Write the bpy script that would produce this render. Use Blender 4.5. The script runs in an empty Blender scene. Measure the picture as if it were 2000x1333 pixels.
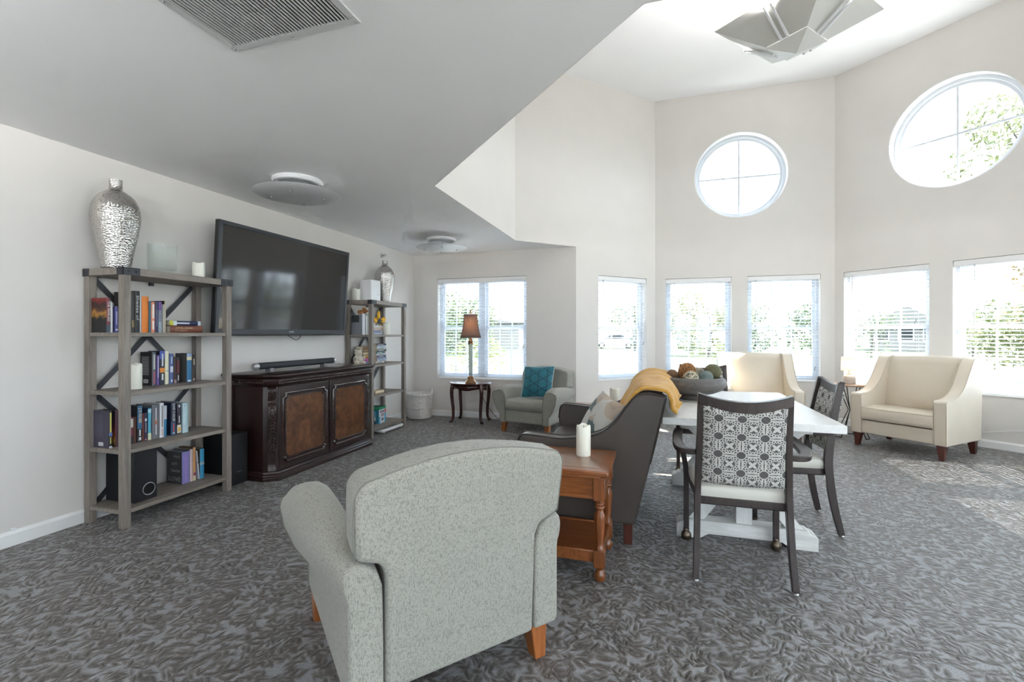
import bpy, bmesh, math, random
from math import sin, cos, pi, radians, atan2, sqrt
from mathutils import Vector, Matrix

scene = bpy.context.scene
COL = scene.collection
random.seed(7)

# ------------------------------------------------------------------ camera
cam_data = bpy.data.cameras.new('camera')
cam_data.sensor_width = 36.0
cam_data.lens = 36.0 * 920.0 / 2000.0
cam_data.shift_y = -13.5 / 2000.0
cam_data.clip_start = 0.05
cam_data.clip_end = 400
cam = bpy.data.objects.new('camera', cam_data)
cam.location = (0, 0, 1.25)
cam.rotation_euler = (radians(90), 0, radians(17.3))
COL.objects.link(cam)
scene.camera = cam

# ------------------------------------------------------------------ exposure
vs = scene.view_settings
vs.view_transform = 'Standard'
vs.look = 'None'
vs.exposure = 1.42
vs.gamma = 1.0
vs.use_curve_mapping = False
scene.cycles.use_adaptive_sampling = True
scene.cycles.adaptive_threshold = 0.1
scene.cycles.adaptive_min_samples = 16
scene.cycles.max_bounces = 10
scene.cycles.diffuse_bounces = 6
scene.cycles.glossy_bounces = 4
scene.cycles.transmission_bounces = 8
scene.cycles.transparent_max_bounces = 16
scene.cycles.caustics_reflective = False
scene.cycles.caustics_refractive = False
scene.cycles.sample_clamp_indirect = 6.0

# ------------------------------------------------------------------ sky
world = bpy.data.worlds.new('world')
scene.world = world
world.use_nodes = True
wt = world.node_tree
wt.nodes.clear()
w_out = wt.nodes.new('ShaderNodeOutputWorld')
w_bg = wt.nodes.new('ShaderNodeBackground')
w_tc = wt.nodes.new('ShaderNodeTexCoord')
w_noise = wt.nodes.new('ShaderNodeTexNoise')
w_noise.inputs['Scale'].default_value = 2.6
w_noise.inputs['Detail'].default_value = 6
w_ramp = wt.nodes.new('ShaderNodeValToRGB')
w_ramp.color_ramp.elements[0].position = 0.40
w_ramp.color_ramp.elements[0].color = (0.64, 0.82, 1.0, 1)
w_ramp.color_ramp.elements[1].position = 0.62
w_ramp.color_ramp.elements[1].color = (0.90, 0.95, 1.0, 1)
wt.links.new(w_tc.outputs['Generated'], w_noise.inputs['Vector'])
wt.links.new(w_noise.outputs['Fac'], w_ramp.inputs['Fac'])
wt.links.new(w_ramp.outputs['Color'], w_bg.inputs['Color'])
w_bg.inputs['Strength'].default_value = 4.0
wt.links.new(w_bg.outputs['Background'], w_out.inputs['Surface'])

# ------------------------------------------------------------------ sun (outdoors, from the right)
sun_data = bpy.data.lights.new('sun', 'SUN')
sun_data.energy = 18.0
sun_data.angle = radians(0.6)
sun_data.color = (1.0, 0.95, 0.86)
sun = bpy.data.objects.new('sun', sun_data)
sun.location = (14, 4, 12)
sun.rotation_euler = Vector((-3.7, -0.12, -3.6)).to_track_quat('-Z', 'Y').to_euler()
COL.objects.link(sun)

def daylight_portal(name, loc, normal, w, h):
    """Sampling guide in a window opening for the light of the sky."""
    d = bpy.data.lights.new(name, 'AREA')
    d.shape = 'RECTANGLE'
    d.size = w
    d.size_y = h
    d.cycles.is_portal = True
    o = bpy.data.objects.new(name, d)
    o.location = loc
    o.rotation_euler = Vector(normal).to_track_quat('-Z', 'Z').to_euler()
    COL.objects.link(o)

# ------------------------------------------------------------------ material helpers
MATS = {}

def nt_new(name):
    m = bpy.data.materials.new(name)
    m.use_nodes = True
    nt = m.node_tree
    b = nt.nodes['Principled BSDF']
    return m, nt, b

def nd(nt, kind, **kw):
    n = nt.nodes.new('ShaderNode' + kind)
    for k, v in kw.items():
        if k in n.inputs:
            n.inputs[k].default_value = v
        else:
            setattr(n, k, v)
    return n

def lk(nt, a, b):
    nt.links.new(a, b)

def math_n(nt, op, a, b=None, c=None, clamp=False):
    n = nt.nodes.new('ShaderNodeMath')
    n.operation = op
    n.use_clamp = clamp
    for i, v in enumerate((a, b, c)):
        if v is None:
            continue
        if isinstance(v, (int, float)):
            n.inputs[i].default_value = v
        else:
            nt.links.new(v, n.inputs[i])
    return n.outputs[0]

def mix_c(nt, fac, a, b, mode='MIX'):
    n = nt.nodes.new('ShaderNodeMix')
    n.data_type = 'RGBA'
    n.blend_type = mode
    n.clamp_factor = True
    for sock, v in ((n.inputs[0], fac), (n.inputs[6], a), (n.inputs[7], b)):
        if isinstance(v, (int, float)):
            sock.default_value = v
        elif isinstance(v, tuple):
            sock.default_value = v if len(v) == 4 else (*v, 1)
        else:
            nt.links.new(v, sock)
    return n.outputs[2]

def ramp(nt, fac, stops):
    n = nt.nodes.new('ShaderNodeValToRGB')
    els = n.color_ramp.elements
    while len(els) < len(stops):
        els.new(0.5)
    for e, (p, c) in zip(els, stops):
        e.position = p
        e.color = (*c, 1) if len(c) == 3 else c
    nt.links.new(fac, n.inputs[0])
    return n.outputs[0]

def coord(nt, scale=(1, 1, 1), rot=(0, 0, 0), which='Object', loc=(0, 0, 0)):
    t = nt.nodes.new('ShaderNodeTexCoord')
    m = nt.nodes.new('ShaderNodeMapping')
    m.inputs['Scale'].default_value = scale
    m.inputs['Rotation'].default_value = rot
    m.inputs['Location'].default_value = loc
    nt.links.new(t.outputs[which], m.inputs['Vector'])
    return m.outputs[0]

def bump(nt, b, height, strength=0.3, dist=0.01):
    n = nt.nodes.new('ShaderNodeBump')
    n.inputs['Strength'].default_value = strength
    n.inputs['Distance'].default_value = dist
    nt.links.new(height, n.inputs['Height'])
    nt.links.new(n.outputs[0], b.inputs['Normal'])

def noise(nt, vec, scale, detail=3, rough=0.55, dist=0.0):
    n = nt.nodes.new('ShaderNodeTexNoise')
    n.inputs['Scale'].default_value = scale
    n.inputs['Detail'].default_value = detail
    n.inputs['Roughness'].default_value = rough
    n.inputs['Distortion'].default_value = dist
    if vec is not None:
        nt.links.new(vec, n.inputs['Vector'])
    return n.outputs['Fac']

def plain(name, col, rough=0.5, metal=0.0, spec=0.5, var=0.06, vscale=9.0, bstr=0.0, bscale=60.0, coat=0.0, sheen=0.0, det=2):
    """One colour with a little procedural variation."""
    if name in MATS:
        return MATS[name]
    m, nt, b = nt_new(name)
    v = coord(nt)
    f = noise(nt, v, vscale, det)
    lo = tuple(max(0, c * (1 - var)) for c in col)
    hi = tuple(min(1, c * (1 + var)) for c in col)
    lk(nt, ramp(nt, f, [(0.3, lo), (0.7, hi)]), b.inputs['Base Color'])
    b.inputs['Roughness'].default_value = rough
    b.inputs['Metallic'].default_value = metal
    b.inputs['Specular IOR Level'].default_value = spec
    b.inputs['Coat Weight'].default_value = coat
    b.inputs['Sheen Weight'].default_value = sheen
    if bstr:
        bump(nt, b, noise(nt, v, bscale, 4), bstr, 0.004)
    MATS[name] = m
    return m

def wood(name, c1, c2, axis='X', scale=6.0, rough=0.45, coat=0.0, bstr=0.08, stretch=12.0):
    """Straight grain along one local axis."""
    if name in MATS:
        return MATS[name]
    m, nt, b = nt_new(name)
    s = [stretch, stretch, stretch]
    s['XYZ'.index(axis)] = 1.0
    v = coord(nt, tuple(s))
    f = noise(nt, v, scale * 0.6, 6, 0.62, 0.6)
    f2 = noise(nt, v, scale * 3.5, 3, 0.6)
    mixf = math_n(nt, 'ADD', math_n(nt, 'MULTIPLY', f, 0.72), math_n(nt, 'MULTIPLY', f2, 0.28))
    lk(nt, ramp(nt, mixf, [(0.34, c1), (0.66, c2)]), b.inputs['Base Color'])
    b.inputs['Roughness'].default_value = rough
    b.inputs['Coat Weight'].default_value = coat
    b.inputs['Coat Roughness'].default_value = 0.12
    bump(nt, b, mixf, bstr, 0.004)
    MATS[name] = m
    return m

# ------------------------------------------------------------------ object helpers
def link(o, parent=None):
    COL.objects.link(o)
    if parent is not None:
        o.parent = parent
    return o

def tag(o, label, cat, group=None, kind=None):
    if label: o['label'] = label
    if cat: o['category'] = cat
    if group: o['group'] = group
    if kind: o['kind'] = kind
    return o

def thing(name, label, cat, loc=(0, 0, 0), rz=0.0, group=None):
    o = bpy.data.objects.new(name, None)
    o.empty_display_size = 0.1
    o.location = loc
    o.rotation_euler = (0, 0, rz)
    COL.objects.link(o)
    return tag(o, label, cat, group)

def copy_tree(o, parent=None):
    c = o.copy()
    COL.objects.link(c)
    c.parent = parent
    for ch in list(o.children):
        copy_tree(ch, c)
    return c

class MB:
    """Collects shapes and links them as one mesh object."""
    def __init__(s):
        s.v = []; s.f = []
    def add(s, vs, fs, M=None):
        k = len(s.v)
        if M is not None:
            vs = [M @ Vector(p) for p in vs]
        s.v += [tuple(p) for p in vs]
        s.f += [tuple(i + k for i in f) for f in fs]
        return s
    def box(s, a, b, M=None):
        (x0, y0, z0), (x1, y1, z1) = a, b
        vs = [(x0,y0,z0),(x1,y0,z0),(x1,y1,z0),(x0,y1,z0),(x0,y0,z1),(x1,y0,z1),(x1,y1,z1),(x0,y1,z1)]
        fs = [(0,3,2,1),(4,5,6,7),(0,1,5,4),(1,2,6,5),(2,3,7,6),(3,0,4,7)]
        return s.add(vs, fs, M)
    def cbox(s, c, d, M=None):
        return s.box(tuple(c[i]-d[i]/2 for i in range(3)), tuple(c[i]+d[i]/2 for i in range(3)), M)
    def bar(s, p, q, w, h, up=(0,0,1)):
        """Rectangular bar from p to q, w across, h along up."""
        p = Vector(p); q = Vector(q)
        d = (q-p); L = d.length; d.normalize()
        u = Vector(up); sd = d.cross(u)
        if sd.length < 1e-5:
            sd = Vector((1,0,0))
        sd.normalize(); u = sd.cross(d)
        M = Matrix((( *(sd),0),( *(d),0),( *(u),0),(0,0,0,1))).transposed()
        M.translation = p
        return s.box((-w/2,0,-h/2),(w/2,L,h/2), M)
    def tube(s, pts, r, n=10, cap=True, close=False):
        pts = [Vector(p) for p in pts]
        m = len(pts)
        rs = r if isinstance(r, (list, tuple)) else [r]*m
        vs = []; up = None
        for i, p in enumerate(pts):
            if close:
                t = pts[(i+1) % m] - pts[i-1]
            else:
                t = (pts[min(i+1, m-1)] - pts[max(i-1, 0)])
            t.normalize()
            if up is None:
                up = Vector((0,0,1)) if abs(t.z) < 0.9 else Vector((1,0,0))
            a = t.cross(up)
            if a.length < 1e-6:
                a = t.orthogonal()
            a.normalize()
            up = a.cross(t).normalized()
            for k in range(n):
                th = 2*pi*k/n
                vs.append(p + a*cos(th)*rs[i] + up*sin(th)*rs[i])
        fs = []
        segs = m if close else m-1
        for i in range(segs):
            j = (i+1) % m
            for k in range(n):
                l = (k+1) % n
                fs.append((i*n+k, i*n+l, j*n+l, j*n+k))
        if cap and not close:
            fs.append(tuple(range(n)))
            fs.append(tuple((m-1)*n+k for k in reversed(range(n))))
        return s.add(vs, fs)
    def cyl(s, p, q, r, n=16):
        return s.tube([p, q], r, n)
    def lathe(s, prof, c=(0,0,0), n=32, sx=1.0, sy=1.0, flute=None):
        """prof: list of (r, z), bottom to top or any order."""
        vs = []
        for (r, z) in prof:
            for k in range(n):
                th = 2*pi*k/n
                rr = r*(flute(th, z) if flute else 1.0)
                vs.append((c[0]+rr*cos(th)*sx, c[1]+rr*sin(th)*sy, c[2]+z))
        fs = []
        for i in range(len(prof)-1):
            for k in range(n):
                l = (k+1) % n
                fs.append((i*n+k, i*n+l, (i+1)*n+l, (i+1)*n+k))
        if tuple(prof[0]) == tuple(prof[-1]): return s.add(vs, fs)
        if prof[0][0] > 1e-6: fs.append(tuple(reversed(range(n))))
        if prof[-1][0] > 1e-6: fs.append(tuple((len(prof)-1)*n+k for k in range(n)))
        return s.add(vs, fs)
    def sphere(s, c, r, n=20, m=12, sc=(1,1,1)):
        prof = []
        vs = []
        fs = []
        for i in range(m+1):
            ph = -pi/2 + pi*i/m
            for k in range(n):
                th = 2*pi*k/n
                vs.append((c[0]+r*sc[0]*cos(ph)*cos(th), c[1]+r*sc[1]*cos(ph)*sin(th), c[2]+r*sc[2]*sin(ph)))
        for i in range(m):
            for k in range(n):
                l = (k+1) % n
                fs.append((i*n+k, i*n+l, (i+1)*n+l, (i+1)*n+k))
        return s.add(vs, fs)
    def prism(s, poly, axis, a, b):
        """poly: 2-D outline; axis: extrusion axis; a, b: range. For x: (y,z); y: (x,z); z: (x,y)."""
        def P(u, v, t):
            return {'x': (t,u,v), 'y': (u,t,v), 'z': (u,v,t)}[axis]
        n = len(poly)
        vs = [P(u,v,a) for u,v in poly] + [P(u,v,b) for u,v in poly]
        fs = [tuple(range(n)), tuple(reversed(range(n,2*n)))]
        for i in range(n):
            j = (i+1) % n
            fs.append((i, i+n, j+n, j))
        return s.add(vs, fs)
    def grid(s, nu, nv, fn, close_u=False, close_v=False):
        vs = [fn(i/(nu if close_u else nu-1), j/(nv if close_v else nv-1)) for i in range(nu) for j in range(nv)]
        fs = []
        for i in range(nu if close_u else nu-1):
            for j in range(nv if close_v else nv-1):
                i2 = (i+1) % nu; j2 = (j+1) % nv
                fs.append((i*nv+j, i2*nv+j, i2*nv+j2, i*nv+j2))
        return s.add(vs, fs)
    def loft(s, rings, cap=True):
        """rings: lists of equal length, closed outlines."""
        n = len(rings[0])
        vs = [p for r in rings for p in r]
        fs = []
        for i in range(len(rings)-1):
            for k in range(n):
                l = (k+1) % n
                fs.append((i*n+k, i*n+l, (i+1)*n+l, (i+1)*n+k))
        if cap:
            fs.append(tuple(reversed(range(n))))
            fs.append(tuple((len(rings)-1)*n+k for k in range(n)))
        return s.add(vs, fs)
    def mesh(s, name, mat=None, smooth=True, angle=40):
        me = bpy.data.meshes.new(name)
        me.from_pydata(s.v, [], s.f)
        bm = bmesh.new(); bm.from_mesh(me)
        bmesh.ops.recalc_face_normals(bm, faces=bm.faces)
        bm.to_mesh(me); bm.free()
        if smooth:
            me.polygons.foreach_set('use_smooth', [True]*len(me.polygons))
            me.set_sharp_from_angle(angle=radians(angle))
        if mat is not None:
            me.materials.append(mat)
        me.update()
        return me
    def build(s, name, mat=None, parent=None, bevel=0.0, seg=2, subsurf=0, smooth=True, angle=40, solid=0.0):
        me = s.mesh(name, mat, smooth, angle)
        o = bpy.data.objects.new(name, me)
        link(o, parent)
        if solid:
            md = o.modifiers.new('solid', 'SOLIDIFY'); md.thickness = solid; md.offset = 0
        if bevel:
            md = o.modifiers.new('bevel', 'BEVEL'); md.width = bevel; md.segments = seg; md.limit_method = 'ANGLE'; md.angle_limit = radians(35)
            md.harden_normals = False
        if subsurf:
            md = o.modifiers.new('subsurf', 'SUBSURF'); md.levels = subsurf; md.render_levels = subsurf
        return o

def arc(cx, cy, r, a0, a1, n=8):
    return [(cx + r*cos(radians(a0+(a1-a0)*i/n)), cy + r*sin(radians(a0+(a1-a0)*i/n))) for i in range(n+1)]

def rrect(x0, y0, x1, y1, r, n=5):
    p = []
    p += arc(x1-r, y1-r, r, 0, 90, n)
    p += arc(x0+r, y1-r, r, 90, 180, n)
    p += arc(x0+r, y0+r, r, 180, 270, n)
    p += arc(x1-r, y0+r, r, 270, 360, n)
    return p

def smooth_path(pts, n=6):
    """Catmull-Rom through the points."""
    pts = [Vector(p) for p in pts]
    out = []
    for i in range(len(pts)-1):
        p0 = pts[max(i-1,0)]; p1 = pts[i]; p2 = pts[i+1]; p3 = pts[min(i+2,len(pts)-1)]
        for k in range(n):
            t = k/n
            out.append(0.5*((2*p1)+(p2-p0)*t+(2*p0-5*p1+4*p2-p3)*t*t+(3*p1-p0-3*p2+p3)*t**3))
    out.append(pts[-1])
    return out

def cushion(mb, c, d, puff=0.5, n=10, m=6, M=None):
    """Soft rounded box (superellipsoid), centre c, full size d."""
    nu, nv = 4*n, 2*m
    def sp(a, e):
        return (abs(a)**e)*(1 if a >= 0 else -1)
    vs = []; fs = []
    e1, e2 = puff, puff*0.55
    for i in range(nv+1):
        ph = -pi/2 + pi*i/nv
        for k in range(nu):
            th = 2*pi*k/nu
            x = sp(cos(ph), e1)*sp(cos(th), e2)
            y = sp(cos(ph), e1)*sp(sin(th), e2)
            z = sp(sin(ph), e1)
            vs.append((c[0]+x*d[0]/2, c[1]+y*d[1]/2, c[2]+z*d[2]/2))
    for i in range(nv):
        for k in range(nu):
            l = (k+1) % nu
            fs.append((i*nu+k, i*nu+l, (i+1)*nu+l, (i+1)*nu+k))
    mb.add(vs, fs, M)
    return mb

def lettering(text, size, mat, parent, M, name='lettering', extrude=0.0006, align='CENTER', spread=1.0, width=None):
    """Flat print: text turned into a thin mesh, placed by matrix M (local x = reading direction, local z = outwards)."""
    cu = bpy.data.curves.new('text', 'FONT')
    cu.body = text
    cu.size = size
    cu.align_x = align
    cu.align_y = 'CENTER'
    cu.extrude = extrude
    cu.resolution_u = 2
    cu.space_character = spread
    tmp = bpy.data.objects.new('text', cu)
    COL.objects.link(tmp)
    dg = bpy.context.evaluated_depsgraph_get()
    me = bpy.data.meshes.new_from_object(tmp.evaluated_get(dg))
    bpy.data.objects.remove(tmp); bpy.data.curves.remove(cu)
    if width:
        xs = [v.co.x for v in me.vertices]
        k = width/max(1e-4, (max(xs)-min(xs)))
        me.transform(Matrix.Diagonal((k,1,1,1)))
    me.transform(M)
    me.materials.clear(); me.materials.append(mat)
    me.name = name
    o = bpy.data.objects.new(name, me)
    link(o, parent)
    return o

def frame_matrix(origin, xdir, zdir):
    x = Vector(xdir).normalized(); z = Vector(zdir).normalized(); y = z.cross(x)
    M = Matrix(((x.x,y.x,z.x,origin[0]),(x.y,y.y,z.y,origin[1]),(x.z,y.z,z.z,origin[2]),(0,0,0,1)))
    return M

# ================================================================== setting: materials
M_wall = plain('wall_paint', (0.72, 0.69, 0.66), 0.75, spec=0.25, var=0.012, vscale=3, det=1)
M_ceil = plain('ceiling_paint', (0.92, 0.92, 0.925), 0.8, spec=0.2, var=0.01, vscale=2, det=1)
M_trim = plain('trim_white', (0.82, 0.82, 0.82), 0.38, var=0.01, det=1)
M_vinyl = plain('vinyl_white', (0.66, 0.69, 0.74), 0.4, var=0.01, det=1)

def make_carpet():
    m, nt, b = nt_new('carpet')
    v0 = coord(nt)
    def n2(vec, scale, detail):
        n = nt.nodes.new('ShaderNodeTexNoise'); n.noise_dimensions = '2D'
        n.inputs['Scale'].default_value = scale; n.inputs['Detail'].default_value = detail; n.inputs['Roughness'].default_value = 0.6
        lk(nt, vec, n.inputs['Vector'])
        return n
    wob = n2(v0, 4.0, 1)
    vm = nt.nodes.new('ShaderNodeVectorMath'); vm.operation = 'MULTIPLY_ADD'
    lk(nt, wob.outputs['Color'], vm.inputs[0]); vm.inputs[1].default_value = (0.10, 0.10, 0); lk(nt, v0, vm.inputs[2])
    layers = []
    for i, (ang, sx, sy, off) in enumerate(((20, 13.0, 36, 0.0), (75, 14.0, 38, 3.7), (138, 13.5, 37, 7.1))):
        mp = nt.nodes.new('ShaderNodeMapping'); mp.vector_type = 'TEXTURE'
        mp.inputs['Rotation'].default_value = (0, 0, radians(ang)); mp.inputs['Scale'].default_value = (1/sx, 1/sy, 1); mp.inputs['Location'].default_value = (off, off*0.37, 0)
        lk(nt, vm.outputs[0], mp.inputs['Vector'])
        vo = nt.nodes.new('ShaderNodeTexVoronoi'); vo.voronoi_dimensions = '2D'; vo.feature = 'F1'
        vo.inputs['Scale'].default_value = 1.0; vo.inputs['Randomness'].default_value = 0.85
        lk(nt, mp.outputs[0], vo.inputs['Vector'])
        sep = nt.nodes.new('ShaderNodeSeparateColor'); lk(nt, vo.outputs['Color'], sep.inputs[0])
        keep = math_n(nt, 'GREATER_THAN', sep.outputs[0], 0.16)
        h = math_n(nt, 'SUBTRACT', 0.52, vo.outputs['Distance'], clamp=True)
        h = math_n(nt, 'MULTIPLY', math_n(nt, 'MULTIPLY', h, keep), math_n(nt, 'MULTIPLY_ADD', sep.outputs[1], 1.2, 1.1))
        layers.append(h)
    h = math_n(nt, 'MAXIMUM', math_n(nt, 'MAXIMUM', layers[0], layers[1]), layers[2])
    fine = n2(v0, 230, 1).outputs['Fac']
    patch = n2(v0, 13.0, 3).outputs['Fac']
    k = math_n(nt, 'ADD', math_n(nt, 'MULTIPLY', h, 1.0), math_n(nt, 'MULTIPLY', math_n(nt, 'SUBTRACT', patch, 0.5), 0.85))
    c = ramp(nt, k, [(0.05, (0.25, 0.252, 0.265)), (0.28, (0.160, 0.148, 0.140)), (0.50, (0.086, 0.069, 0.059)), (0.95, (0.055, 0.042, 0.035))])
    sp = ramp(nt, fine, [(0.32, (0.62, 0.62, 0.62)), (0.68, (1.15, 1.15, 1.15))])
    c = mix_c(nt, 1.0, c, sp, 'MULTIPLY')
    lk(nt, c, b.inputs['Base Color'])
    b.inputs['Roughness'].default_value = 0.5
    b.inputs['Specular IOR Level'].default_value = 0.8
    b.inputs['Sheen Weight'].default_value = 0.15
    b.inputs['Sheen Roughness'].default_value = 0.5
    bump(nt, b, math_n(nt, 'ADD', h, math_n(nt, 'MULTIPLY', fine, 0.25)), 0.8, 0.008)
    return m
M_carpet = make_carpet()

def make_glass_pane():
    m = bpy.data.materials.new('window_glass'); m.use_nodes = True
    nt = m.node_tree; nt.nodes.clear()
    o = nt.nodes.new('ShaderNodeOutputMaterial')
    t = nt.nodes.new('ShaderNodeBsdfTransparent'); t.inputs[0].default_value = (0.95, 0.97, 0.97, 1)
    g = nt.nodes.new('ShaderNodeBsdfGlossy'); g.inputs['Roughness'].default_value = 0.02
    mx = nt.nodes.new('ShaderNodeMixShader'); mx.inputs[0].default_value = 0.05
    lk(nt, t.outputs[0], mx.inputs[1]); lk(nt, g.outputs[0], mx.inputs[2]); lk(nt, mx.outputs[0], o.inputs[0])
    return m
M_pane = make_glass_pane()

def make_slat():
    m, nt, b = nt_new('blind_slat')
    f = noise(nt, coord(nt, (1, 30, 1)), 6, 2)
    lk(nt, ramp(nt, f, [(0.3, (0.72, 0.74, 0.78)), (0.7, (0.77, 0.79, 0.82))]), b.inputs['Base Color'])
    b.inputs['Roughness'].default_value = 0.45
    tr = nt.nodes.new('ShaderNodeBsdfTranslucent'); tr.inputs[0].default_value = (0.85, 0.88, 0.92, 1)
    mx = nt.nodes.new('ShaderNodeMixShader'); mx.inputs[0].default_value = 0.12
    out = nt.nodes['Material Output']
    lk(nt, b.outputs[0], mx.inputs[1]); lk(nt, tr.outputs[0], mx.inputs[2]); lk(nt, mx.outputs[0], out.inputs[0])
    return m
M_slat = make_slat()

# ================================================================== setting: shell
LOWZ, HIGHZ, WT = 2.475, 4.85, 0.20
V_C0, V_C1 = (-0.053, 7.618), (2.347, 7.618)
V_D1, V_E1 = (4.044, 5.921), (4.044, 3.521)
V_F1, V_G1 = (2.347, 1.824), (-0.053, 1.810)
V_H1, V_A1 = (-1.770, 3.525), (-1.792, 5.879)
P_AB = (-1.105, 6.566)
XL, YA, XR, YF = -3.65, 6.566, 3.20, -3.5
P_FR = (3.20, 2.677)

def struct(o):
    o['kind'] = 'structure'
    return o

def wall_bands(name, P, Q, bands, th=WT, mat=None, inset=0.0):
    """bands: (u0, u1, z0, z1, holes). The room lies to the left of P->Q seen from above; thickness goes to the right."""
    P = Vector((*P, 0)); Q = Vector((*Q, 0))
    ud = (Q-P); L = ud.length; ud.normalize()
    out = Vector((ud.y, -ud.x, 0))
    mb = MB()
    P = P - out*inset
    def pt(u, z, d): return P + ud*u + out*d + Vector((0,0,z))
    def quad(a, b, c, d): mb.add([a,b,c,d], [(0,1,2,3)])
    for (b0, b1, z0, z1, holes) in bands:
        if b1 is None: b1 = L
        us = {b0, b1}; zs = {z0, z1}
        for hl in holes:
            if hl[0] == 'r':
                us |= {hl[1], hl[2]}; zs |= {hl[3], hl[4]}
            else:
                R = hl[3]+0.06
                us |= {hl[1]-R, hl[1]+R}; zs |= {hl[2]-R, hl[2]+R}
        us = sorted(us); zs = sorted(zs)
        for i in range(len(us)-1):
            for j in range(len(zs)-1):
                ua, ub, za, zb = us[i], us[i+1], zs[j], zs[j+1]
                uc, zc = (ua+ub)/2, (za+zb)/2
                hit = None
                for hl in holes:
                    if hl[0] == 'r' and hl[1] < uc < hl[2] and hl[3] < zc < hl[4]: hit = hl
                    if hl[0] == 'c' and abs(uc-hl[1]) < hl[3]+0.06 and abs(zc-hl[2]) < hl[3]+0.06: hit = hl
                if hit is None:
                    for d in (0, th):
                        quad(pt(ua,za,d), pt(ub,za,d), pt(ub,zb,d), pt(ua,zb,d))
                elif hit[0] == 'c':
                    N = 72; _, cu, cz, r = hit; R = r+0.06
                    for k in range(N):
                        t0, t1 = 2*pi*k/N + pi/4, 2*pi*(k+1)/N + pi/4
                        def sq(t):
                            c, s_ = cos(t), sin(t); m_ = max(abs(c), abs(s_))
                            return cu+R*c/m_, cz+R*s_/m_
                        for d in (0, th):
                            a0 = pt(*sq(t0), d); a1 = pt(*sq(t1), d)
                            quad(a0, a1, pt(cu+r*cos(t1), cz+r*sin(t1), d), pt(cu+r*cos(t0), cz+r*sin(t0), d))
                        quad(pt(cu+r*cos(t0), cz+r*sin(t0), 0), pt(cu+r*cos(t1), cz+r*sin(t1), 0), pt(cu+r*cos(t1), cz+r*sin(t1), th), pt(cu+r*cos(t0), cz+r*sin(t0), th))
        for hl in holes:
            if hl[0] == 'r':
                _, ua, ub, za, zb = hl
                quad(pt(ua,za,0), pt(ub,za,0), pt(ub,za,th), pt(ua,za,th))
                quad(pt(ua,zb,0), pt(ub,zb,0), pt(ub,zb,th), pt(ua,zb,th))
                quad(pt(ua,za,0), pt(ua,zb,0), pt(ua,zb,th), pt(ua,za,th))
                quad(pt(ub,za,0), pt(ub,zb,0), pt(ub,zb,th), pt(ub,za,th))
        for (ua) in (b0, b1):
            quad(pt(ua,z0,0), pt(ua,z0,th), pt(ua,z1,th), pt(ua,z1,0))
        quad(pt(b0,z0,0), pt(b1,z0,0), pt(b1,z0,th), pt(b0,z0,th))
        quad(pt(b0,z1,0), pt(b1,z1,0), pt(b1,z1,th), pt(b0,z1,th))
    return struct(mb.build(name, mat or M_wall, smooth=False))

def dist(a, b): return sqrt((a[0]-b[0])**2+(a[1]-b[1])**2)
WZ0, WZ1 = 0.575, 2.098
RZ, RR = 3.60, 0.635

# floor and ceilings
def poly_slab(name, pts, z, th, mat):
    mb = MB(); mb.prism([p for p in pts], 'z', z, z+th)
    return struct(mb.build(name, mat, smooth=False))
floor_pts = [(XL,YF),(XR,YF),P_FR,V_E1,V_D1,V_C1,V_C0,P_AB,(XL,YA)]
floor = poly_slab('floor', floor_pts, -0.12, 0.12, M_carpet)
ceil_pts = [(XL,YF),(XR,YF),P_FR,V_F1,V_G1,V_H1,(V_A1[0]-0.006,V_A1[1]+0.006),(P_AB[0]-0.012,P_AB[1]),(XL,YA)]
ceiling = poly_slab('ceiling', ceil_pts, LOWZ, 0.10, M_ceil)
oct_pts = [V_C0,V_A1,V_H1,V_G1,V_F1,V_E1,V_D1,V_C1]
ceiling_bay = poly_slab('ceiling_bay', oct_pts, HIGHZ, 0.10, M_ceil)

# window openings: along-wall ranges
A_WIN = (-3.245, -1.826)
LB = dist(V_A1, V_C0)
uB = lambda x: (x - V_A1[0])*sqrt(2)
B_WIN = (uB(-0.827), uB(-0.178))
C_WINS = ((0.101, 1.030), (1.243, 2.176))
uD = lambda x: (x - V_C1[0])*sqrt(2)
D_WINS = ((uD(2.428), uD(3.093)), (uD(3.247), uD(3.247)+0.94))
E_WINS = ((0.15, 1.09), (1.31, 2.25))

wall_left = wall_bands('wall_left', (XL, YA+WT), (XL, YF), [(0, None, 0, LOWZ, [])])
wall_back = wall_bands('wall_back', P_AB, (XL, YA), [(0, None, 0, LOWZ, [('r', P_AB[0]-A_WIN[1], P_AB[0]-A_WIN[0], WZ0, WZ1)])])
wall_bay_left = wall_bands('wall_bay_left', V_C0, V_A1,
    [(0, LB-dist(V_A1, P_AB), 0, LOWZ, [('r', LB-B_WIN[1], LB-B_WIN[0], WZ0, WZ1)]), (0, LB-dist(V_A1, P_AB), LOWZ, HIGHZ, []), (LB-dist(V_A1, P_AB), None, LOWZ+0.001, HIGHZ, [])])
LC = 2.4
wall_bay_back = wall_bands('wall_bay_back', V_C1, V_C0,
    [(0, None, 0, LOWZ, [('r', V_C1[0]-x1, V_C1[0]-x0, WZ0, WZ1) for x0, x1 in C_WINS]), (0, None, LOWZ, HIGHZ, [('c', LC/2, RZ, RR)])])
LD = dist(V_C1, V_D1)
wall_bay_right = wall_bands('wall_bay_right', V_D1, V_C1,
    [(0, None, 0, LOWZ, [('r', LD-b, LD-a, WZ0, WZ1) for a, b in D_WINS]), (0, None, LOWZ, HIGHZ, [('c', LD-1.268, RZ, RR)])])
wall_bay_east = wall_bands('wall_bay_east', V_E1, V_D1,
    [(0, None, 0, LOWZ, [('r', a, b, WZ0, WZ1) for a, b in E_WINS]), (0, None, LOWZ, HIGHZ, [('c', 1.2, RZ, RR)])])
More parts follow.
